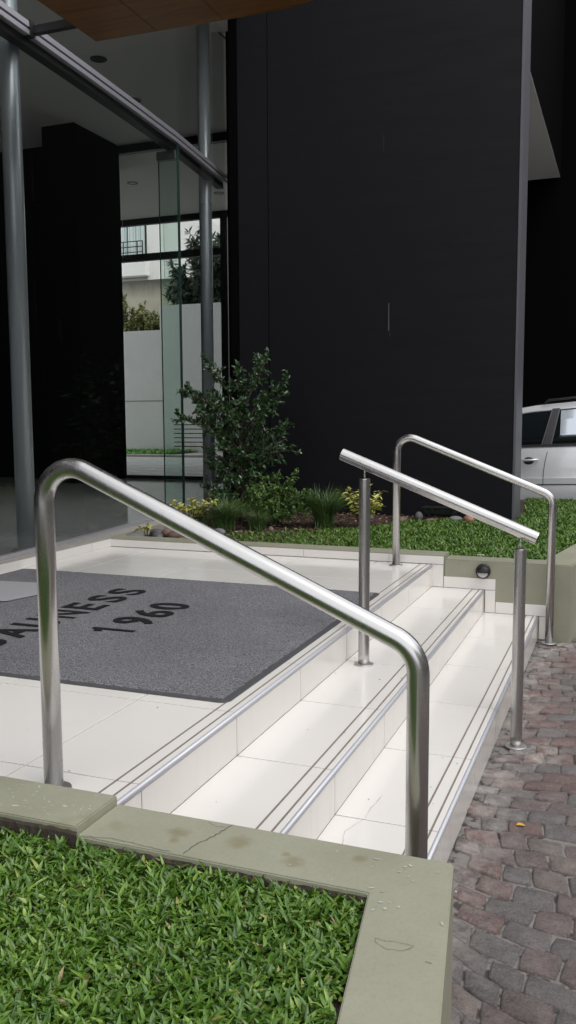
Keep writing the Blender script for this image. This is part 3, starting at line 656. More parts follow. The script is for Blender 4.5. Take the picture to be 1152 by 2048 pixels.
# downlights
def downlight(x, y, lb, ring, z=CZ):
    d = empty('downlight', (x, y, z)); tag(d, lb, 'ceiling light', 'recessed round ceiling lights')
    bm = bmesh.new()
    for r0, z0, r1, z1 in ((.095, -.001, .09, -.008), (.09, -.008, .068, -.008), (.068, -.008, .06, -.003)):
        a = [bm.verts.new((math.cos(t) * r0, math.sin(t) * r0, z0)) for t in [2 * math.pi * k / 24 for k in range(24)]]; b = [bm.verts.new((math.cos(t) * r1, math.sin(t) * r1, z1)) for t in [2 * math.pi * k / 24 for k in range(24)]]
        for k in range(24): bm.faces.new([a[k], a[(k + 1) % 24], b[(k + 1) % 24], b[k]])
    bm_obj('trim_ring', bm, ring, d)
    tube('reflector', [(x, y, z - .003), (x, y, z - .002)], .064, blackmetal_m if ring is blackmetal_m else lens_m, d, 20)
downlight(-4.434, 6.835, 'dark recessed ceiling light just below the wooden canopy, nearest one', blackmetal_m)
downlight(-4.727, 8.073, 'dark recessed ceiling light half hidden behind the aluminium rail', blackmetal_m)
ring_m = Mat('grey_lamp_ring', (.16, .16, .155), .5).m
downlight(-6.777, 11.441, 'pale recessed light in the rear soffit left of the green glass fin', ring_m)
downlight(-5.714, 12.591, 'pale recessed light in the rear soffit right of the far steel column', ring_m)

# wooden canopy
KZ = 3.40
cn = empty('entrance_canopy', (-1.2, 2, KZ)); tag(cn, 'brown varnished wood canopy hanging over the entrance at the top left', 'canopy')
def cany(x): return 3.27 + .03 * min(1, (x + 2.17)) - 1.1 * max(0, x + .95) ** 2.6
bw = .0
xs = [-2.172, -1.72, -1.262, -.80, -.25]
for i, (a, b) in enumerate(zip(xs[:-1], xs[1:])):
    g = .002; pts = [(a + g, .9), (b - g, .9)] + [(b - g - (b - a - 2 * g) * k / 6, cany(b - g - (b - a - 2 * g) * k / 6)) for k in range(7)]
    prism('wood_panel', pts, KZ, KZ + .022, wood_m, cn, .0015, 1)
box('canopy_deck', (-2.168, .91, KZ + .023), (-.45, 3.0, KZ + .10), blackmetal_m, cn)
for y in (1.2, 3.04): box('hanger_arm', (-2.50, y - .022, KZ + .002), (-2.174, y + .022, KZ + .05), blackmetal_m, cn)
box('rail_bracket', (-2.535, 2.985, RZ - .01), (-2.47, 3.03, RZ + .085), blackmetal_m, cn)

# ================================================================ HANDRAILS
def plate(parent, x, y, z, r=.045): 
    bm = bmesh.new(); add_tube(bm, [(x, y, z + .0005), (x, y, z + .004), (x, y, z + .0055)], r, 32, True, off(parent), [r, r, r * .93]); bm_obj('base_plate', bm, plate_m, parent)
def bent(name, Y, Y2, lb, zt=.872, zl=.449, xt=-.204, xb=.753):
    r0 = empty(name, (xt, Y, 0)); tag(r0, lb, 'handrail', 'bent tube handrails at the ends of the steps')
    s = (zl - zt) / (xb - xt)
    tube('rail_tube', fillet([(xt, Y, .003), (xt, Y, zt), (xb, Y2, zl), (xb, Y2, PZ + .003)], .085, 12), .0245, steel_m, r0, 40)
    plate(r0, xt, Y, 0); plate(r0, xb, Y2, PZ + .003)
    # weld seams
    for x, z in ((xt, .76), (xb, .37)):
        bm = bmesh.new(); add_tube(bm, [(x, Y if x < 0 else Y2, z - .0012), (x, Y if x < 0 else Y2, z), (x, Y if x < 0 else Y2, z + .0012)], .0248, 40, False, off(r0), [.02455, .02468, .02455]); bm_obj('weld_seam', bm, steel_m, r0)
bent('bent_handrail', -.105, -.105, 'large brushed steel bent handrail in the foreground, beside the near wall', .875, .455, -.188, .759)
bent('bent_handrail', 3.55, 3.575, 'small looking brushed steel bent handrail at the far wall, in front of the charcoal wall', zt=.86, zl=.473, xb=.753)
mr = empty('straight_handrail', (.098, 1.766, -H)); tag(mr, 'straight brushed steel handrail on two posts in the middle of the steps', 'handrail')
def pipe(name, a, b, r, parent, th=.002, mat=steel_m):
    """open ended pipe with wall thickness"""
    a = Vector(a); b = Vector(b); bm = bmesh.new(); t = (b - a).normalized(); o = off(parent); up = t.cross(Vector((0, 1, 0))).normalized(); v = t.cross(up); seg = 40; rings = []
    for p, rr_ in ((a + t * .02, r - th), (a, r - th), (a, r - .0004), (a + t * .0004, r), (a + t * .002, r), (a + t * .2, r), (b - t * .2, r), (b - t * .002, r), (b - t * .0004, r), (b, r - .0004), (b, r - th), (b - t * .02, r - th)):
        rings.append([bm.verts.new(p - o + (up * math.cos(q) + v * math.sin(q)) * rr_) for q in [2 * math.pi * k / seg for k in range(seg)]])
    for i in range(len(rings) - 1):
        for k in range(seg):
            f = bm.faces.new([rings[i][k], rings[i][(k + 1) % seg], rings[i + 1][(k + 1) % seg], rings[i + 1][k]]); f.smooth = i in (0, 4, 5, 6, len(rings) - 2)
    bm.faces.new(rings[0][::-1]); bm.faces.new(rings[-1]); bmesh.ops.recalc_face_normals(bm, faces=bm.faces); return bm_obj(name, bm, mat, parent)
pipe('top_tube', (-.005, 1.766, .790), (.831, 1.766, .454), .0265, mr, mat=satin_m)
for x, z0, z1, zp in ((.098, -H, .684, .735), (.765, PZ + .003, .408, .468)):
    bm = bmesh.new(); add_tube(bm, [(x, 1.766, z0), (x, 1.766, z0 + .05), (x, 1.766, z1 - .05), (x, 1.766, z1 - .003), (x, 1.766, z1 - .001), (x, 1.766, z1)], .0245, 40, True, off(mr), [.0245, .0245, .0245, .0245, .0245, .0238]); bm_obj('post', bm, steel_m, mr)
    tube('support_pin', [(x, 1.766, z1 - .002), (x, 1.766, zp)], .004, steel_m, mr, 12); plate(mr, x, 1.766, z0, .044)

# ================================================================ MATS
dm = empty('doormat', (-1.1, 1.65, 0)); tag(dm, 'large dark grey coil doormat with black lettering lying on the tiled landing', 'doormat')
def rrect(x0, y0, x1, y1, r, n=5):
    P = []
    for cx_, cy_, a0 in ((x1 - r, y1 - r, 0), (x0 + r, y1 - r, 90), (x0 + r, y0 + r, 180), (x1 - r, y0 + r, 270)):
        for k in range(n + 1): a = R(a0 + 90 * k / n); P.append((cx_ + math.cos(a) * r, cy_ + math.sin(a) * r))
    return P
MX0, MX1, MY0, MY1 = -2.39, -.055, .665, 2.625
prism('rubber_border', rrect(MX0, MY0, MX1, MY1, .035), .0005, .0045, rubber_m, dm, .001, 1)
# pile with a slightly uneven surface
nx, ny = 110, 90; X, Y = np.meshgrid(np.linspace(MX0 + .03, MX1 - .03, nx), np.linspace(MY0 + .03, MY1 - .012, ny)); Z = .0105 + .0012 * np.sin(X * 7 + Y * 3) * np.sin(Y * 5) + rng.normal(0, .0009, X.shape)
jx = rng.normal(0, .002, X.shape); X = X + jx; Y = Y + rng.normal(0, .002, X.shape)
bord = np.zeros_like(X, bool); bord[0] = bord[-1] = True; bord[:, 0] = bord[:, -1] = True; Z[bord] = .0046
V = np.stack([X + 1.1, Y - 1.65, Z], -1).reshape(-1, 3); idx = np.arange(nx * ny).reshape(ny, nx); F = np.stack([idx[:-1, :-1], idx[:-1, 1:], idx[1:, 1:], idx[1:, :-1]], -1).reshape(-1, 4)
mesh_np('pile', V, F, mat_m, dm)
def lettering(txt, x_base, x_top, y0, pitch, widths, parent, z=.0128):
    hgt = x_base - x_top; y = y0
    for chx, w in zip(txt, widths):
        cu = bpy.data.curves.new('t', 'FONT'); cu.body = chx; cu.size = 1; cu.extrude = .0004; cu.offset = .022; cu.resolution_u = 4
        to = bpy.data.objects.new('t', cu); col.objects.link(to); dg = bpy.context.evaluated_depsgraph_get(); me = bpy.data.meshes.new_from_object(to.evaluated_get(dg)); bpy.data.objects.remove(to)
        if chx == '1':
            ps = [(.40, 0), (.72, 0), (.72, 1), (.46, 1), (.25, .88), (.0, .84), (.04, .64), (.40, .74)]
            bm = bmesh.new(); add_prism(bm, [(x_base - v * hgt + 1.1, y + u * w - 1.65) for u, v in ps], z, z + .0012); bm_obj('letter', bm, letter_m, parent); y += pitch; continue
        n_ = len(me.vertices); co = np.zeros(n_ * 3, np.float32); me.vertices.foreach_get('co', co); co = co.reshape(-1, 3); mn, mxx = co.min(0), co.max(0)
        u = (co[:, 0] - mn[0]) / (mxx[0] - mn[0]); v = (co[:, 1] - mn[1]) / (mxx[1] - mn[1])
        if chx == '1': pass
        new = np.stack([x_base - v * hgt, y + u * w, z + (co[:, 2] > 0) * .0012], 1); new[:, 0] += 1.1; new[:, 1] -= 1.65
        me.vertices.foreach_set('co', new.astype(np.float32).ravel()); me.update(); me.materials.clear(); link('letter', me, letter_m, parent); y += pitch * (1 if w > .05 else 1)
lettering('BAUNESS', -1.245, -1.455, .925, .193, (.145, .165, .14, .145, .125, .14, .14), dm)
lettering('1960', -.845, -1.06, 1.34, .166, (.085, .13, .13, .135), dm)
sm = prism('doormat', [(-2.36, 1.70), (-1.98, 1.64), (-1.80, 1.72), (-1.74, 1.95), (-1.86, 2.20), (-2.36, 2.14)], .0135, .019, palemat_m, None, .002, 1)
tag(sm, 'smaller pale grey doormat lying on the big dark mat at the left edge', 'doormat')

# ================================================================ LAMPS, LEAF
wl = empty('wall_lamp', (.335, FB, -.025)); tag(wl, 'small round black bulkhead lamp with half hood on the green wall', 'wall lamp')
def disc_y(name, cx, cz, y0, y1, r, mat, parent, seg=32, half=None, rad=None):
    bm = bmesh.new(); add_tube(bm, [(cx, y0, cz), (cx, (y0 + y1) / 2, cz), (cx, y1, cz)], r, seg, True, off(parent), rad); return bm_obj(name, bm, mat, parent)
disc_y('housing', .335, -.025, FB, FB - .028, .047, lampblack_m, wl, rad=[.046, .047, .043])
disc_y('lens', .335, -.030, FB - .028, FB - .0315, .033, lens_m, wl)
bm = bmesh.new(); of = off(wl); prev = None    # hood: half dome over the upper half of the lens
for i in range(6):
    el = i / 5 * math.pi / 2; ring = []
    for k in range(17):
        a = math.pi * k / 16; r0 = .0435 * math.cos(el); ring.append(bm.verts.new((.335 + r0 * math.cos(a) - of.x, FB - .0282 - .017 * math.sin(el) * (1 if k not in (0, 16) else 1) - of.y, -.033 + .0435 * math.sin(a) * (1 - .0) * math.cos(el) ** .6 + .0 - of.z)))
    if prev:
        for k in range(16): bm.faces.new([prev[k], prev[k + 1], ring[k + 1], ring[k]])
    prev = ring
bm_obj('hood', bm, lampblack_m, wl, smooth=True)
gl = empty('garden_spotlight', (-.41, 6.08, .02)); tag(gl, 'low black garden floodlight at the foot of the charcoal wall', 'garden light')
prism('head', [(-.56, 6.02), (-.26, 6.02), (-.26, 6.14), (-.56, 6.14)], .07, .125, lampblack_m, gl, .01); box('lens', (-.53, 6.012, .08), (-.29, 6.0215, .115), carglass_m, gl)
box('visor', (-.58, 5.985, .124), (-.24, 6.15, .131), lampblack_m, gl, .002)
for x in (-.52, -.30): box('foot', (x - .01, 6.06, .01), (x + .01, 6.09, .075), lampblack_m, gl)
def one_leaf(name, loc, L, W, rz, mat, lb=None, cat=None, tilt=.2, curl=.35):
    th = rz; Dv = np.array([[math.cos(th), math.sin(th), tilt]]); V, F = leaves_np(np.array([[0, 0, 0.]]), Dv, np.array([[0, 0, 1.]]), np.array([L]), np.array([W]), curl)
    o = mesh_np(name, V, F, mat, None, None, True); o.location = loc
    if lb: tag(o, lb, cat)
    return o
M = Mat('fallen_leaf_yellow', (.55, .33, .04), .5); ylw = M.m
one_leaf('fallen_leaf', (.853, 1.02, PZ + .008), .034, .022, .3, ylw, 'small yellow leaf lying on the paving stones near the lowest step', 'leaf')
one_leaf('fallen_leaf', (1.03, 7.05, .05), .07, .04, .5, Mat('fallen_leaf_brown', (.4, .22, .08), .6).m, 'dry brown leaf on the lawn near the car', 'leaf')
tag(box('pebble', (-.02, 0, 0), (.035, .02, .014), lens_m, None, .006), 'white pebble on the far lawn just behind the green wall', 'stone').location = (.265, 3.93, .025)

# ================================================================ PLANTS
def twig_plant(name, base, limbs, leafmat, L, W, per, spread, lb, cat, group=None, trunk_r=.016, seed=0, droop=.0, ell=(.9, 1.0, .5), leaf_name='foliage'):
    """limbs: list of polylines (lists of points). Leaves scatter along twigs that leave each limb."""
    g = np.random.default_rng(seed); root = empty(name, base); tag(root, lb, cat, group); o = off(root)
    bm = bmesh.new(); P = []; Dn = []
    for li, pl in enumerate(limbs):
        pts = [Vector(p) for p in pl]; r0 = trunk_r * (1 if li == 0 else .5)
        add_tube(bm, pts, r0, 7, True, o, [r0 * (1 - .75 * k / (len(pts) - 1)) for k in range(len(pts))])
        tot = sum((b - a).length for a, b in zip(pts[:-1], pts[1:])); nt = max(4, int(tot * per[0]))
        for k in range(nt):
            t = (.30 if li else .25) + (1 - (.30 if li else .25)) * (k + g.random()) / nt; d = t * tot; i = 0
            while i < len(pts) - 2 and d > (pts[i + 1] - pts[i]).length: d -= (pts[i + 1] - pts[i]).length; i += 1
            seg = pts[i + 1] - pts[i]; p = pts[i] + seg.normalized() * min(d, seg.length)
            dirv = (seg.normalized() * .7 + Vector(g.normal(0, .6, 3)) + Vector((0, 0, .22 - droop))).normalized(); tl = spread * g.uniform(.4, 1.1) * (1.15 - .4 * t)
            e = p + dirv * tl + Vector((0, 0, -droop * tl * .6)); mid = (p + e) / 2 + Vector(g.normal(0, tl * .08, 3)); add_tube(bm, [p, mid, e], .002, 4, False, o, [.0028, .002, .001])
            for q in range(per[1]):
                u = .2 + .8 * (q + g.random()) / per[1]; pp = p.lerp(mid, u * 2) if u < .5 else mid.lerp(e, u * 2 - 1)
                dd = (dirv * .7 + Vector(g.normal(0, .65, 3)) + Vector((0, 0, .1 - droop * .9))).normalized(); P.append(pp - o); Dn.append(dd)
    bm_obj('branches', bm, bark_m, root)
    P = np.array([tuple(p) for p in P]); Dn = np.array([tuple(d) for d in Dn]); n = len(P)
    V, F = leaves_np(P, Dn, np.tile([.15, -.35, 1.], (n, 1)) + g.normal(0, .45, (n, 3)), g.uniform(L[0], L[1], n), g.uniform(W[0], W[1], n), .18, ell)
    f = mesh_np(leaf_name, V, F, leafmat, root, np.repeat(np.clip(g.beta(1.6, 2.2, n), 0, 1), 6)); f['kind'] = 'stuff'
    return root
base = Vector((-2.07, 5.25, .02)); top = Vector((-2.0, 5.22, 1.24))
def limb(h, tip, dy=0, sag=.0):
    a = base.lerp(top, h); t = Vector((tip[0], 5.25 + dy, tip[1])); m = a.lerp(t, .5) + Vector((0, 0, .04 - sag)); return [a, a.lerp(m, .5) + Vector((0, 0, .02)), m, m.lerp(t, .55), t]
tips = [(-2.44, 1.47, .75, .1), (-2.60, 1.22, .68, -.1), (-2.64, 1.17, .62, .06), (-2.66, .965, .5, -.05), (-2.47, .92, .48, .12), (-2.1, 1.40, .85, 0), (-1.90, 1.42, .8, .1), (-1.75, 1.46, .78, -.1), (-1.63, 1.28, .7, .05),
        (-1.61, 1.14, .62, -.12), (-1.57, .87, .5, .0), (-1.53, .67, .42, -.1), (-1.68, .76, .4, .15), (-2.30, .84, .4, -.2), (-1.96, 1.09, .6, -.25), (-2.26, .53, .28, -.15), (-1.72, .60, .3, -.05), (-2.42, .64, .3, .05), (-2.39, .33, .12, -.05),
        (-1.85, .46, .2, -.2), (-2.2, 1.09, .6, -.2), (-2.1, .72, .3, -.28), (-1.9, .8, .4, .28), (-2.2, .3, .08, -.22), (-2.0, .95, .5, -.3), (-2.15, .5, .2, .3), (-1.85, .28, .1, -.15),
        (-2.5, 1.12, .6, .0), (-2.35, 1.14, .65, .15), (-2.38, 1.0, .5, -.2), (-1.78, 1.2, .65, .12), (-1.76, 1.0, .5, -.2), (-1.9, .95, .5, .2), (-2.15, .95, .5, .1), (-2.2, .75, .4, -.05), (-1.95, .66, .3, -.2), (-2.3, .42, .2, .1), (-2.05, .42, .2, -.25), (-2.3, .2, .05, -.1), (-1.98, .2, .05, .1), (-2.0, 1.2, .7, .0), (-2.38, .5, .2, .1), (-1.75, .45, .2, .1), (-2.2, .58, .3, .2), (-1.9, .6, .3, -.1), (-2.35, .22, .05, .15), (-1.78, .3, .1, .1), (-2.1, .3, .1, -.3), (-2.05, .6, .3, .3), (-2.25, .9, .5, .1), (-1.85, .75, .4, -.1)]
twig_plant('leafy_shrub', base, [[base, base.lerp(top, .3) + Vector((.02, 0, 0)), base.lerp(top, .65) + Vector((-.02, .01, 0)), top]] + [limb(h, (x, z), dy) for x, z, h, dy in tips], shrub_m, (.028, .050), (.015, .026), (30, 12), .12,
           'tall dark glossy leaved shrub against the glass front and the charcoal wall', 'shrub', None, .016, 4)
# bushy lighter shrub
b2 = Vector((-1.66, 5.08, .02)); g_ = random.Random(8); L2 = []
for k in range(30):
    a = g_.uniform(0, 2 * math.pi); rr_ = g_.uniform(.05, .27); hh = g_.uniform(.22, .44) * (1 - .5 * (rr_ / .3) ** 2); t = b2 + Vector((math.cos(a) * rr_ * 1.1, math.sin(a) * rr_ * .8, hh)); L2.append([b2 + Vector((g_.uniform(-.03, .03), g_.uniform(-.03, .03), 0)), b2.lerp(t, .5) + Vector((0, 0, .03)), t])
L2.append([b2, b2 + Vector((.1, 0, .25)), b2 + Vector((.19, 0, .44))])
for k in range(16):
    t = b2 + Vector((g_.uniform(-.42, .36), g_.uniform(-.2, .15), g_.uniform(.1, .3))); L2.append([b2, b2.lerp(t, .5) + Vector((0, 0, .05)), t])
twig_plant('round_shrub', b2, L2, box_m, (.018, .03), (.011, .017), (58, 14), .10, 'low bushy light green shrub between the tall shrub and the grass tuft', 'shrub', None, .006, 5)
b2b = Vector((-2.02, 5.0, .02)); L2 = []
def tuft(name, base, n, r, h, lb, seed):
    g = np.random.default_rng(seed); root = empty(name, base); tag(root, lb, 'ornamental grass', 'strappy grass tufts in the bed')
    V = []; F = []; tone = []; K = 6
    for i in range(n):
        az = g.uniform(0, 2 * np.pi); out = r * g.uniform(.15, 1.0) ** .7; hh = h * g.uniform(.7, 1.12); b0 = g.normal(0, .03, 2); w = g.uniform(.0022, .0042); d = np.array([np.cos(az), np.sin(az)]); s = np.array([-d[1], d[0]])
        for k in range(K):
            t = k / (K - 1); xy = b0 + d * out * t ** 1.7; z = hh * (t - .38 * (out / r) * t ** 3); ww = w * (1 - t * .93)
            V += [[xy[0] - s[0] * ww, xy[1] - s[1] * ww, z], [xy[0] + s[0] * ww, xy[1] + s[1] * ww, z + ww * .3]]
        b = i * 2 * K
        for k in range(K - 1): F.append([b + 2 * k, b + 2 * k + 1, b + 2 * k + 3, b + 2 * k + 2])
        tone += [g.random()] * (K - 1)
    o = mesh_np('blades', np.array(V), np.array(F), tuft_m, root, np.array(tone)); o['kind'] = 'stuff'
tuft('grass_tuft', (-1.24, 5.16, .012), 820, .42, .40, 'largest tuft of long narrow grass blades, left of the yellow-leaved plant', 3)
tuft('grass_tuft', (-1.98, 4.72, .012), 620, .42, .33, 'low tuft of long narrow grass blades at the foot of the tall dark shrub', 6)
tuft('grass_tuft', (-2.32, 4.95, .012), 160, .22, .24, 'thin tuft of grass blades close to the glass, behind the yellow edged plant', 12)
tuft('grass_tuft', (-1.70, 4.80, .012), 260, .30, .22, 'small thin tuft of grass blades below the round shrub', 9)
# variegated plants: each leaf its own part
VL = leaves_np(np.array([[0, 0, 0.]]), np.array([[1., 0, 0]]), np.array([[0, 0, 1.]]), np.array([.05]), np.array([.024]), .25); vm = bpy.data.meshes.new('leaf'); vm.from_pydata(VL[0].tolist(), [], VL[1].tolist()); vm.materials.append(varieg_m)
def varieg(base, nst, n, r, h, lb, seed, lean=(0, 0)):
    g = random.Random(seed); root = empty('variegated_plant', base); tag(root, lb, 'plant', 'yellow variegated plants in the bed'); bm = bmesh.new(); B = []
    for s in range(nst):
        a = g.uniform(0, 2 * math.pi); rr_ = r * g.uniform(.3, 1); tip = Vector((math.cos(a) * rr_ + lean[0], math.sin(a) * rr_ + lean[1], h * g.uniform(.55, 1.05))); mid = tip * .5 + Vector((0, 0, .04)); pts = [Vector((0, 0, 0)), mid, tip]; add_tube(bm, pts, .003, 5, True, Vector((0, 0, 0)), [.004, .003, .0015])
        for k in range(n // nst):
            t = .3 + .7 * (k + g.random()) / (n // nst); B.append(mid * (t * 2) if t < .5 else mid.lerp(tip, t * 2 - 1))
    bm_obj('stems', bm, bark_m, root)
    for p in B:
        o = bpy.data.objects.new('leaf', vm); col.objects.link(o); o.parent = root; o.location = p; o.rotation_euler = (g.uniform(-.6, .6), g.uniform(-.9, .3), g.uniform(0, 6.28)); s = g.uniform(.85, 1.35); o.scale = (s, s, s)
varieg((-.93, 5.22, .012), 20, 290, .21, .34, 'yellow and green variegated plant behind the upper post of the straight handrail', 1)
varieg((-2.30, 4.75, .012), 16, 200, .25, .31, 'yellow edged variegated plant by the glass, above the foreground handrail', 2)
varieg((-2.33, 4.05, .012), 3, 16, .06, .1, 'tiny sprig of yellow variegated leaves beside the river stones', 3)
# stones
def stone(loc, s, mi, lb, name='river_stone', cat='stone', group='stones in the planting bed', mats=None):
    bm = bmesh.new(); bmesh.ops.create_icosphere(bm, subdivisions=2, radius=1); g = random.Random(int(loc[0] * 997 + loc[1] * 331))
    f1, f2 = g.uniform(1, 2.5), g.uniform(0, 6)
    for v in bm.verts: v.co *= 1 + .09 * math.sin(v.co.x * f1 + f2) + .07 * math.cos(v.co.y * 2 + f2 * 2); v.co = Vector((v.co.x * s[0], v.co.y * s[1], v.co.z * s[2]))
    o = bm_obj(name, bm, mats or stone_ms[mi], None, True); o.location = loc; o.rotation_euler = (0, 0, g.uniform(0, 3)); tag(o, lb, cat, group)
for a in (((-2.36, 3.93, .04), (.075, .055, .03), 0, 'largest pale grey flat river stone beside the glass ledge'), ((-2.27, 3.88, .035), (.04, .03, .022), 0, 'small grey river stone in front of the pale flat one'), ((-2.22, 4.02, .04), (.055, .045, .035), 1, 'dark round river stone right of the pale flat one'),
          ((-2.16, 3.94, .035), (.05, .03, .022), 0, 'long grey river stone by the wall edge'), ((-2.2, 4.16, .05), (.06, .05, .04), 2, 'pinkish round river stone on top of the stone group'), ((-2.08, 4.06, .045), (.07, .05, .04), 3, 'big brown river stone in the stone group'),
          ((-2.32, 4.2, .04), (.07, .05, .035), 1, 'grey brown stone behind the pale flat stone, near the glass'), ((-2.02, 4.2, .04), (.06, .05, .035), 3, 'dark brown stone at the back of the stone group'), ((-2.1, 3.9, .03), (.03, .025, .018), 1, 'smallest dark stone at the wall edge'),
          ((-1.98, 3.98, .035), (.045, .035, .02), 2, 'reddish stone right of the brown one'), ((-1.9, 4.45, .035), (.07, .045, .03), 0, 'pale stone at the foot of the low grass tuft'), ((-1.55, 4.72, .03), (.02, .03, .03), 2, 'upright reddish stone chip under the round shrub'), ((-1.75, 4.55, .025), (.03, .022, .018), 3, 'red stone left of the round shrub'),
          ((-.72, 5.78, .03), (.09, .05, .03), 2, 'flat pinkish stone left of the garden floodlight'), ((-.58, 5.9, .05), (.05, .04, .05), 1, 'grey rounded stone touching the floodlight on its left'), ((-.25, 5.93, .035), (.07, .05, .03), 0, 'grey stone right of the garden floodlight'),
          ((-.45, 5.86, .025), (.09, .04, .02), 2, 'flat pale stone in front of the floodlight'), ((.0, 5.98, .035), (.07, .05, .03), 0, 'rounded grey stone right of the broken brick'), ((.12, 6.05, .03), (.05, .04, .02), 0, 'small grey stone near the corner of the charcoal wall'), ((-1.0, 5.75, .04), (.05, .04, .04), 1, 'dark stone behind the yellow variegated plant')):
    stone(*a)
stone((-.13, 5.90, .04), (.07, .045, .04), 0, 'broken reddish brick piece lying right of the garden floodlight', 'brick_fragment', 'brick', None, brick_m)

# ================================================================ REAR YARD
box('rear_paving', (-26, 9.73, -.3), (-2.99, 17.2, -.002), rearpave_m)['kind'] = 'structure'
box('rear_paving', (-26, 17.35, -.3), (-4, 30, .003), rearpave_m)['kind'] = 'structure'
tag(box('rear_kerb', (-26, 17.205, -.3), (-4, 17.345, .06), kerb_m, None, .01), kind='structure')
box('rear_lawn_bed', (-26, 17.36, -.2), (-9.95, 19.97, .03), soil_m)['kind'] = 'structure'
grass('rear_lawn_grass', [(-13, 17.4), (-10.0, 17.4), (-10.0, 19.95), (-13, 19.95)], 900, .03, (.06, .12), (.02, .03), mk_leaf('bright_lawn', [(0, (.06, .16, .03)), (.5, (.1, .26, .04)), (1, (.16, .36, .06))], .5), 3)
yw = empty('garden_wall', (-10, 20.1, 0)); tag(yw, 'grey rendered yard wall stepping up to the right, seen through the lobby', 'wall')
box('low_section', (-26, 20.0, -.1), (-11.10, 20.2, 3.40), render_m, yw); box('high_section', (-11.096, 20.0, -.1), (-4, 20.2, 4.06), render_m, yw)
box('joint_line', (-13.5, 19.994, 1.435), (-11.0, 19.9985, 1.45), crack_m, yw)
rf = empty('metal_railing', (-9.7, 19.0, 0)); tag(rf, 'low dark metal railing standing in front of the yard wall', 'railing')
for x in (-9.90, -9.22): box('post', (x - .025, 18.97, -.05), (x + .025, 19.02, .93), blackmetal_m, rf)
for k in range(7): box('rail', (-10.15, 18.955, .19 + k * .115), (-8.9, 18.968, .215 + k * .115), blackmetal_m, rf)
box('rail', (-10.15, 18.955, .90), (-8.9, 18.968, .925), blackmetal_m, rf)
tag(box('stained_wall', (-22, 23.0, -.1), (-10.6, 23.25, 5.31), stainwall_m), 'weather stained bare cement wall rising behind the grey yard wall', 'wall')
# neighbour house
nh = empty('white_house', (-17, 29, 0)); tag(nh, 'white house with a curtained window and small balcony railing behind the yard', 'house')
box('lower_wall', (-24, 28.02, 0), (-15.84, 34, 6.28), lowrender_m, nh); box('balcony_slab', (-24, 27.6, 6.30), (-15.9, 28.01, 6.78), whitewall_m, nh, .01)
box('upper_wall', (-24, 28.1, 6.79), (-16.09, 34, 10.4), whitewall_m, nh); box('side_pier', (-15.99, 27.9, 0), (-15.5, 34, 10.4), whitewall_m, nh); box('corner_wall', (-15.48, 28.3, 0), (-14.9, 34, 8.9), whitewall_m, nh)
win = box('window', (-19.0, 28.04, 7.05), (-16.12, 28.085, 8.45), blackmetal_m, nh)
for x0, x1 in ((-18.95, -17.72), (-17.68, -16.92), (-16.88, -16.16)): o = box('pane', (x0, 28.02, 7.1), (x1, 28.035, 8.40), curtain_m, None); o.parent = win; o.matrix_parent_inverse = Matrix.Translation(-Vector(win.parent.location)) 
br = empty('balcony_railing', (0, 0, 0)); br.parent = nh; br.location = (0, 0, 0)
def sub(o, p):
    o.parent = p; o.location = Vector((0, 0, 0)) - Vector(nh.location) if False else o.location; return o
for z in (7.16, 7.36, 7.56): o = box('rail_bar', (-19, 27.65, z), (-16.05, 27.68, z + .03), blackmetal_m, None); o.parent = br; o.location = -Vector(nh.location)
for x in (-18.1, -17.5, -16.9, -16.3, -16.07): o = box('rail_post', (x, 27.645, 6.79), (x + .03, 27.685, 7.585), blackmetal_m, None); o.parent = br; o.location = -Vector(nh.location)
tag(tube('overhead_cable', [(-17.5, 30, 9.6), (-16.0, 30, 8.95), (-14.8, 30, 8.4), (-13.5, 30, 7.75), (-12, 30, 7.1)], .012, blackmetal_m, None, 6), 'thin black cable crossing the sky behind the house', 'cable')
# yard tree (long drooping leaves) and bush
tb = Vector((-10.2, 21.6, 0)); LT = [[tb, tb + Vector((.05, 0, 2)), tb + Vector((0, 0, 4.0)), tb + Vector((.1, 0, 5.2))]]
tp = [(-11.55, 5.1), (-11.35, 5.45), (-11.7, 4.75), (-11.0, 5.8), (-10.6, 6.15), (-10.2, 6.2), (-9.8, 6.1), (-9.3, 5.9), (-8.9, 5.5), (-10.9, 5.3), (-10.4, 5.5), (-9.9, 5.4), (-11.2, 4.7), (-10.7, 4.8), (-9.6, 5.0), (-8.8, 4.7), (-11.4, 4.5), (-10.1, 4.7), (-10.5, 5.9), (-9.5, 5.6), (-11.1, 5.1), (-9.3, 4.6), (-10.0, 5.9)]
g_ = random.Random(12)
for x, z in tp:
    s0 = tb + Vector((g_.uniform(-.1, .1), 0, g_.uniform(3.2, 4.4))); t = Vector((x, 21.6 + g_.uniform(-.8, .8), z)); LT.append([s0, s0.lerp(t, .5) + Vector((0, 0, .12)), t])
twig_plant('yard_tree', tb, LT, oleander_m, (.14, .26), (.036, .055), (20, 11), .36, 'dark tree with long narrow drooping leaves above the yard wall', 'tree', None, .07, 21, .35, (.9, 1.0, .5))
bb = Vector((-12.6, 21.1, 2.9)); LB = []
for k in range(40):
    x = g_.uniform(-13.6, -11.55); hmax = 4.5 - max(0, (x + 12.7)) * .75; LB.append([Vector((x * .6 - 12.6 * .4, 21.1, 2.9)), Vector((x, 21.1 + g_.uniform(-.3, .3), 3.2)), Vector((x + g_.uniform(-.1, .1), 21.1 + g_.uniform(-.4, .4), g_.uniform(3.5, hmax + .05)))])
twig_plant('yard_bush', bb, LB, olive_m, (.06, .10), (.03, .05), (30, 11), .26, 'yellow green bush showing over the lower part of the yard wall', 'bush', None, .02, 22)

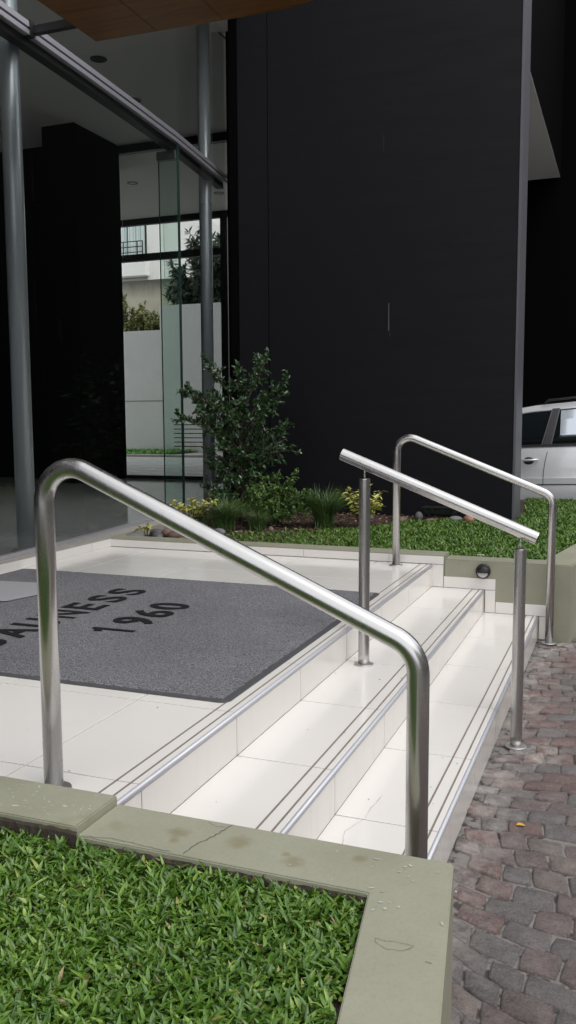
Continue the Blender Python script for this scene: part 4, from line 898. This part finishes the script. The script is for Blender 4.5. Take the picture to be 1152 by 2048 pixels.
# ================================================================ CAR (facing left, side towards the lawn)
car = empty('silver_car', (0, 9.0, -.39)); tag(car, 'silver people carrier with dark windows parked behind the charcoal wall', 'car')
CX0, CX1 = -1.75, 2.45; W = 1.68; tiltz = lambda x: .028 * (x - .3)
def T(x, y, z): return (x, y, z + tiltz(x))
def loft(name, stations, secf, mat, closed=True, smooth=True):
    bm = bmesh.new(); of = off(car); rings = []
    for x in stations: rings.append([bm.verts.new(Vector(T(x, y, z)) - of) for y, z in secf(x)])
    n = len(rings[0])
    for a, b in zip(rings[:-1], rings[1:]):
        for k in range(n if closed else n - 1): 
            f = bm.faces.new([a[k], b[k], b[(k + 1) % n], a[(k + 1) % n]]); f.smooth = smooth
    bm.faces.new(rings[0]); bm.faces.new(rings[-1][::-1]); bmesh.ops.recalc_face_normals(bm, faces=bm.faces)
    return bm_obj(name, bm, mat, car)
def interp(P, x):
    if x <= P[0][0]: return P[0][1]
    for (a, b), (c, d) in zip(P[:-1], P[1:]):
        if x <= c: return b + (d - b) * (x - a) / (c - a)
    return P[-1][1]
belt = [(CX0, .22), (-1.6, .36), (-1.3, .45), (-.9, .55), (-.2, .60), (2.3, .63), (CX1, .55)]
def body_sec(x):
    zb = interp(belt, x); inset = .0 + .35 * max(0, (-1.35 - x)) ** 1.3 + .3 * max(0, x - 2.1) ** 1.3; y0, y1 = 9.0 + inset, 9.0 + W - inset; L = -.16
    half = [(y0 + .05, L), (y0 + .012, L + .06), (y0 - .004, -.02), (y0 - .006, .10), (y0 + .0, .2), (y0 + .004, .32), (y0 + .012, .42), (y0 + .03, max(.43, zb - .05) if zb > .46 else zb - .03), (y0 + .06, zb)]
    half = [(y, min(z, zb)) for y, z in half]
    return half + [(9.0 + W - (y - 9.0), z) for y, z in half[::-1]]
loft('body', [CX0, -1.68, -1.55, -1.4, -1.2, -.9, -.5, 0, .5, 1.0, 1.5, 2.0, 2.2, 2.38, CX1], body_sec, car_m)
roof = [(-1.0, .58), (-.75, .82), (-.5, .98), (-.2, 1.055), (.1, 1.10), (.6, 1.135), (1.4, 1.13), (2.0, 1.07), (2.2, .95), (2.36, .62)]
def cab_sec(x):
    zr = interp(roof, x); zb = interp(belt, x) - .01; k = max(.02, zr - zb) / .5
    y0 = 9.045; half = [(y0, zb), (y0 + .012 * k, zb + .001 + (zr - zb) * .25), (y0 + .05 * k, zb + (zr - zb) * .6), (y0 + .095 * k, zb + (zr - zb) * .86), (y0 + .17 * k, zb + (zr - zb) * .97), (y0 + .32, zr)]
    return half + [(9.0 + W - (y - 9.0), z) for y, z in half[::-1]]
loft('cabin', sorted({-1.0, -.9, -.75, -.5, -.2, .1, .6, 1.0, 1.4, 2.0, 2.2, 2.3, 2.36}), cab_sec, carglass_m)
# side frame pieces following the cabin's side: roof skin, pillars, seals, mouldings
def side_y(x, t):    # t 0..1 up the cabin side
    zr = interp(roof, x); zb = interp(belt, x) - .01; k = max(.02, zr - zb) / .5; P = [(0, 0), (.25, .012 * k), (.6, .05 * k), (.86, .095 * k), (.97, .17 * k), (1, .32)]
    return 9.045 + interp(P, t), zb + (zr - zb) * t
def strip(name, quads, mat, proud=.006, th=.012):
    bm = bmesh.new(); of = off(car)
    for q in quads:
        lo = [bm.verts.new(Vector(T(x, y - proud, z)) - of) for x, y, z in q]; hi = [bm.verts.new(Vector(T(x, y + th, z)) - of) for x, y, z in q]
        bm.faces.new(lo); bm.faces.new(hi[::-1])
        for k in range(len(q)): bm.faces.new([lo[k], hi[k], hi[(k + 1) % len(q)], lo[(k + 1) % len(q)]])
    bmesh.ops.recalc_face_normals(bm, faces=bm.faces); return bm_obj(name, bm, mat, car)
def tcuts(t0, t1): return [t0] + [t for t in (.25, .6, .86, .97) if t0 < t < t1] + [t1]
def band(x0, x1, t0, t1, n=14):
    out = []; xs_ = sorted({x0, x1, *[p[0] for p in roof + belt if x0 < p[0] < x1]})
    for a, b in zip(xs_[:-1], xs_[1:]):
        for ta, tb_ in zip(tcuts(t0, t1)[:-1], tcuts(t0, t1)[1:]):
            q = []
            for x, t in ((a, ta), (b, ta), (b, tb_), (a, tb_)): y, z = side_y(x, t); q.append((x, y, z))
            out.append(q)
    return out
strip('roof_side', band(-.85, 2.2, .83, .985), car_m, .007); strip('drip_rail', band(-.85, 2.2, .80, .83), cartrim_m, .009); strip('rear_window', band(.41, 1.22, .24, .80, 8), skyglass_m, .008); strip('belt_seal', band(-.95, 2.3, .0, .045), cartrim_m, .012)
rp = [-1.0, -.75, -.5, -.2, .1, .6, 1.0, 1.4, 2.0, 2.2]
bm = bmesh.new(); of = off(car); prev = None
for x in rp:
    z = interp(roof, x) + .004; cur = [bm.verts.new(Vector(T(x, 9.25 + j * (W - .5) / 4, z + .012 * math.sin(math.pi * j / 4))) - of) for j in range(5)]
    if prev:
        for j in range(4): bm.faces.new([prev[j], cur[j], cur[j + 1], prev[j + 1]])
    prev = cur
bm_obj('roof_skin', bm, car_m, car, True)
def pillar(xb, xt, wb, wt_, mat, name, t0=.04, t1=.86):
    qs = []; cs = tcuts(t0, t1)
    for ta, tb_ in zip(cs[:-1], cs[1:]):
        q = []
        for side, t in ((-1, ta), (1, ta), (1, tb_), (-1, tb_)):
            f = (t - t0) / (t1 - t0); x = xb + (xt - xb) * f + side * (wb + (wt_ - wb) * f) / 2; y, z = side_y(x, t); q.append((x, y, z))
        qs.append(q)
    strip(name, qs, mat, .012, .02)
pillar(.262, .352, .088, .07, carpillar_m, 'centre_pillar'); pillar(.205, .312, .012, .012, trimgrey_m, 'window_trim'); pillar(.313, .394, .012, .012, trimgrey_m, 'window_trim')
pillar(1.25, 1.30, .09, .07, carpillar_m, 'rear_pillar'); pillar(-.62, -.38, .07, .06, carpillar_m, 'front_pillar', .04, .8)
def seam(pts, w=.007, name='door_gap'):
    qs = []
    for (x0, z0), (x1, z1) in zip(pts[:-1], pts[1:]):
        yb = lambda z: 9.0 + interp([(-.16, .05), (-.1, .012), (-.02, -.004), (.1, -.006), (.2, 0), (.32, .004), (.42, .012), (.55, .03), (.6, .06)], z)
        dx, dz = x1 - x0, z1 - z0; l = math.hypot(dx, dz); nx_, nz_ = -dz / l * w / 2, dx / l * w / 2
        qs.append([(x0 - nx_, yb(z0), z0 - nz_), (x0 + nx_, yb(z0), z0 + nz_), (x1 + nx_, yb(z1), z1 + nz_), (x1 - nx_, yb(z1), z1 - nz_)])
    strip(name, qs, cartrim_m, .0035, .01)
seam([(.29, .59), (.27, .52), (.25, .42), (.235, .3), (.23, .15), (.225, -.1)]); seam([(-.75, .52), (-.77, .3), (-.75, -.1)]); seam([(1.22, .6), (1.26, .4), (1.2, .2), (1.05, -.1)])
strip('side_moulding', [[(x0, 8.994, .145), (x1, 8.994, .145), (x1, 8.992, .215), (x0, 8.992, .215)] for x0, x1 in ((-.72, .222), (.238, 1.12))], car_m, .010, .012)
strip('moulding_gap', [[(-.72, 8.995, .133), (1.12, 8.995, .133), (1.12, 8.995, .1445), (-.72, 8.995, .1445)]], cartrim_m, .006, .01)
for x0 in (.0, 1.0):
    bm = bmesh.new(); of = off(car); bmesh.ops.create_uvsphere(bm, u_segments=16, v_segments=8, radius=1)
    for v in bm.verts: v.co = Vector(T(x0 + .06 + v.co.x * .062, 9.008 + v.co.y * .004, .425 + v.co.z * .045)) - of
    bm_obj('handle_cup', bm, cartrim_m, car, True)
    tube('door_handle', [Vector(T(x0 - .05, 9.0, .430)), Vector(T(x0 - .03, 8.972, .432)), Vector(T(x0 + .08, 8.968, .436)), Vector(T(x0 + .15, 8.974, .437)), Vector(T(x0 + .165, 9.005, .437))], .013, car_m, car, 10)
tube('roof_rail', [Vector(T(x, 9.17, z)) for x, z in ((.2, 1.10), (.26, 1.145), (.6, 1.168), (1.4, 1.165), (1.8, 1.15), (1.86, 1.10))], .014, cartrim_m, car, 8)
for cxw in (-1.12, 1.62):
    for yy in (9.03, 9.0 + W - .03):
        s_ = 1 if yy > 9.5 else -1; ty = tube('wheel', [Vector(T(cxw, yy, -.10)), Vector(T(cxw, yy - s_ * -.0 - s_ * .18, -.10))], .29, tyre_m, car, 28)
        rm = tube('rim', [Vector(T(cxw, yy + s_ * .006, -.10)), Vector(T(cxw, yy - s_ * .02, -.10))], .19, rim_m, car, 20)
mir = box('wing_mirror', (-.60, 8.83, .62), (-.50, 8.97, .74), car_m, car, .02)
box('headlight', (-1.66, 9.10, .22), (-1.58, 9.34, .36), lens_m, car, .01); box('headlight', (-1.66, 10.34, .22), (-1.58, 10.58, .36), lens_m, car, .01)
box('seat', (.55, 9.3, .2), (1.1, 9.6, .95), cartrim_m, car, .02)

# ================================================================ ACROSS THE STREET (seen only in reflections and from aside)
for i, (y0, y1, h, m_) in enumerate(((-18, -6, 9, ochre_m), (-5.8, 4, 7, greyfac_m), (4.2, 15, 11, ochre_m), (15.2, 28, 8, greyfac_m))):
    hb_ = empty('street_house', (17, (y0 + y1) / 2, -.5)); tag(hb_, ('ochre three storey house across the street, opposite the parked end', 'low grey house straight across from the steps', 'tallest ochre house across the street beyond the driveway', 'grey house furthest along the far side of the street')[i], 'house', 'houses across the street')
    box('wall', (17, y0, -.5), (24, y1, h), m_, hb_); k = 0
    for yy in np.arange(y0 + 1.2, y1 - 1.5, 2.6):
        for zz in np.arange(.6, h - 2, 2.9): box('window', (16.96, yy, zz), (16.995, yy + 1.2, zz + 1.5), darkwin_m, hb_)
g_ = random.Random(31)
for i, y in enumerate((-9, -3.5, 2.6, 9.5, 17)):
    b0 = Vector((11.5, y, -.5)); LS = [[b0, b0 + Vector((.1, 0, 2)), b0 + Vector((0, .1, 3.6))]]
    for k in range(26):
        a = g_.uniform(0, 6.28); t = b0 + Vector((math.cos(a) * g_.uniform(.6, 2.3), math.sin(a) * g_.uniform(.6, 2.3), g_.uniform(3.3, 6.8))); s0 = b0 + Vector((0, 0, g_.uniform(2.6, 3.6))); LS.append([s0, s0.lerp(t, .5) + Vector((0, 0, .25)), t])
    twig_plant('street_tree', b0, LS, shrub_m, (.16, .3), (.1, .17), (3.2, 9), .7, ('street tree at the near end of the row across the road', 'second street tree from the near end across the road', 'street tree straight across from the steps', 'street tree across the road level with the silver car', 'street tree at the far end of the row across the road')[i], 'tree', 'street trees across the road', .12, 40 + i)
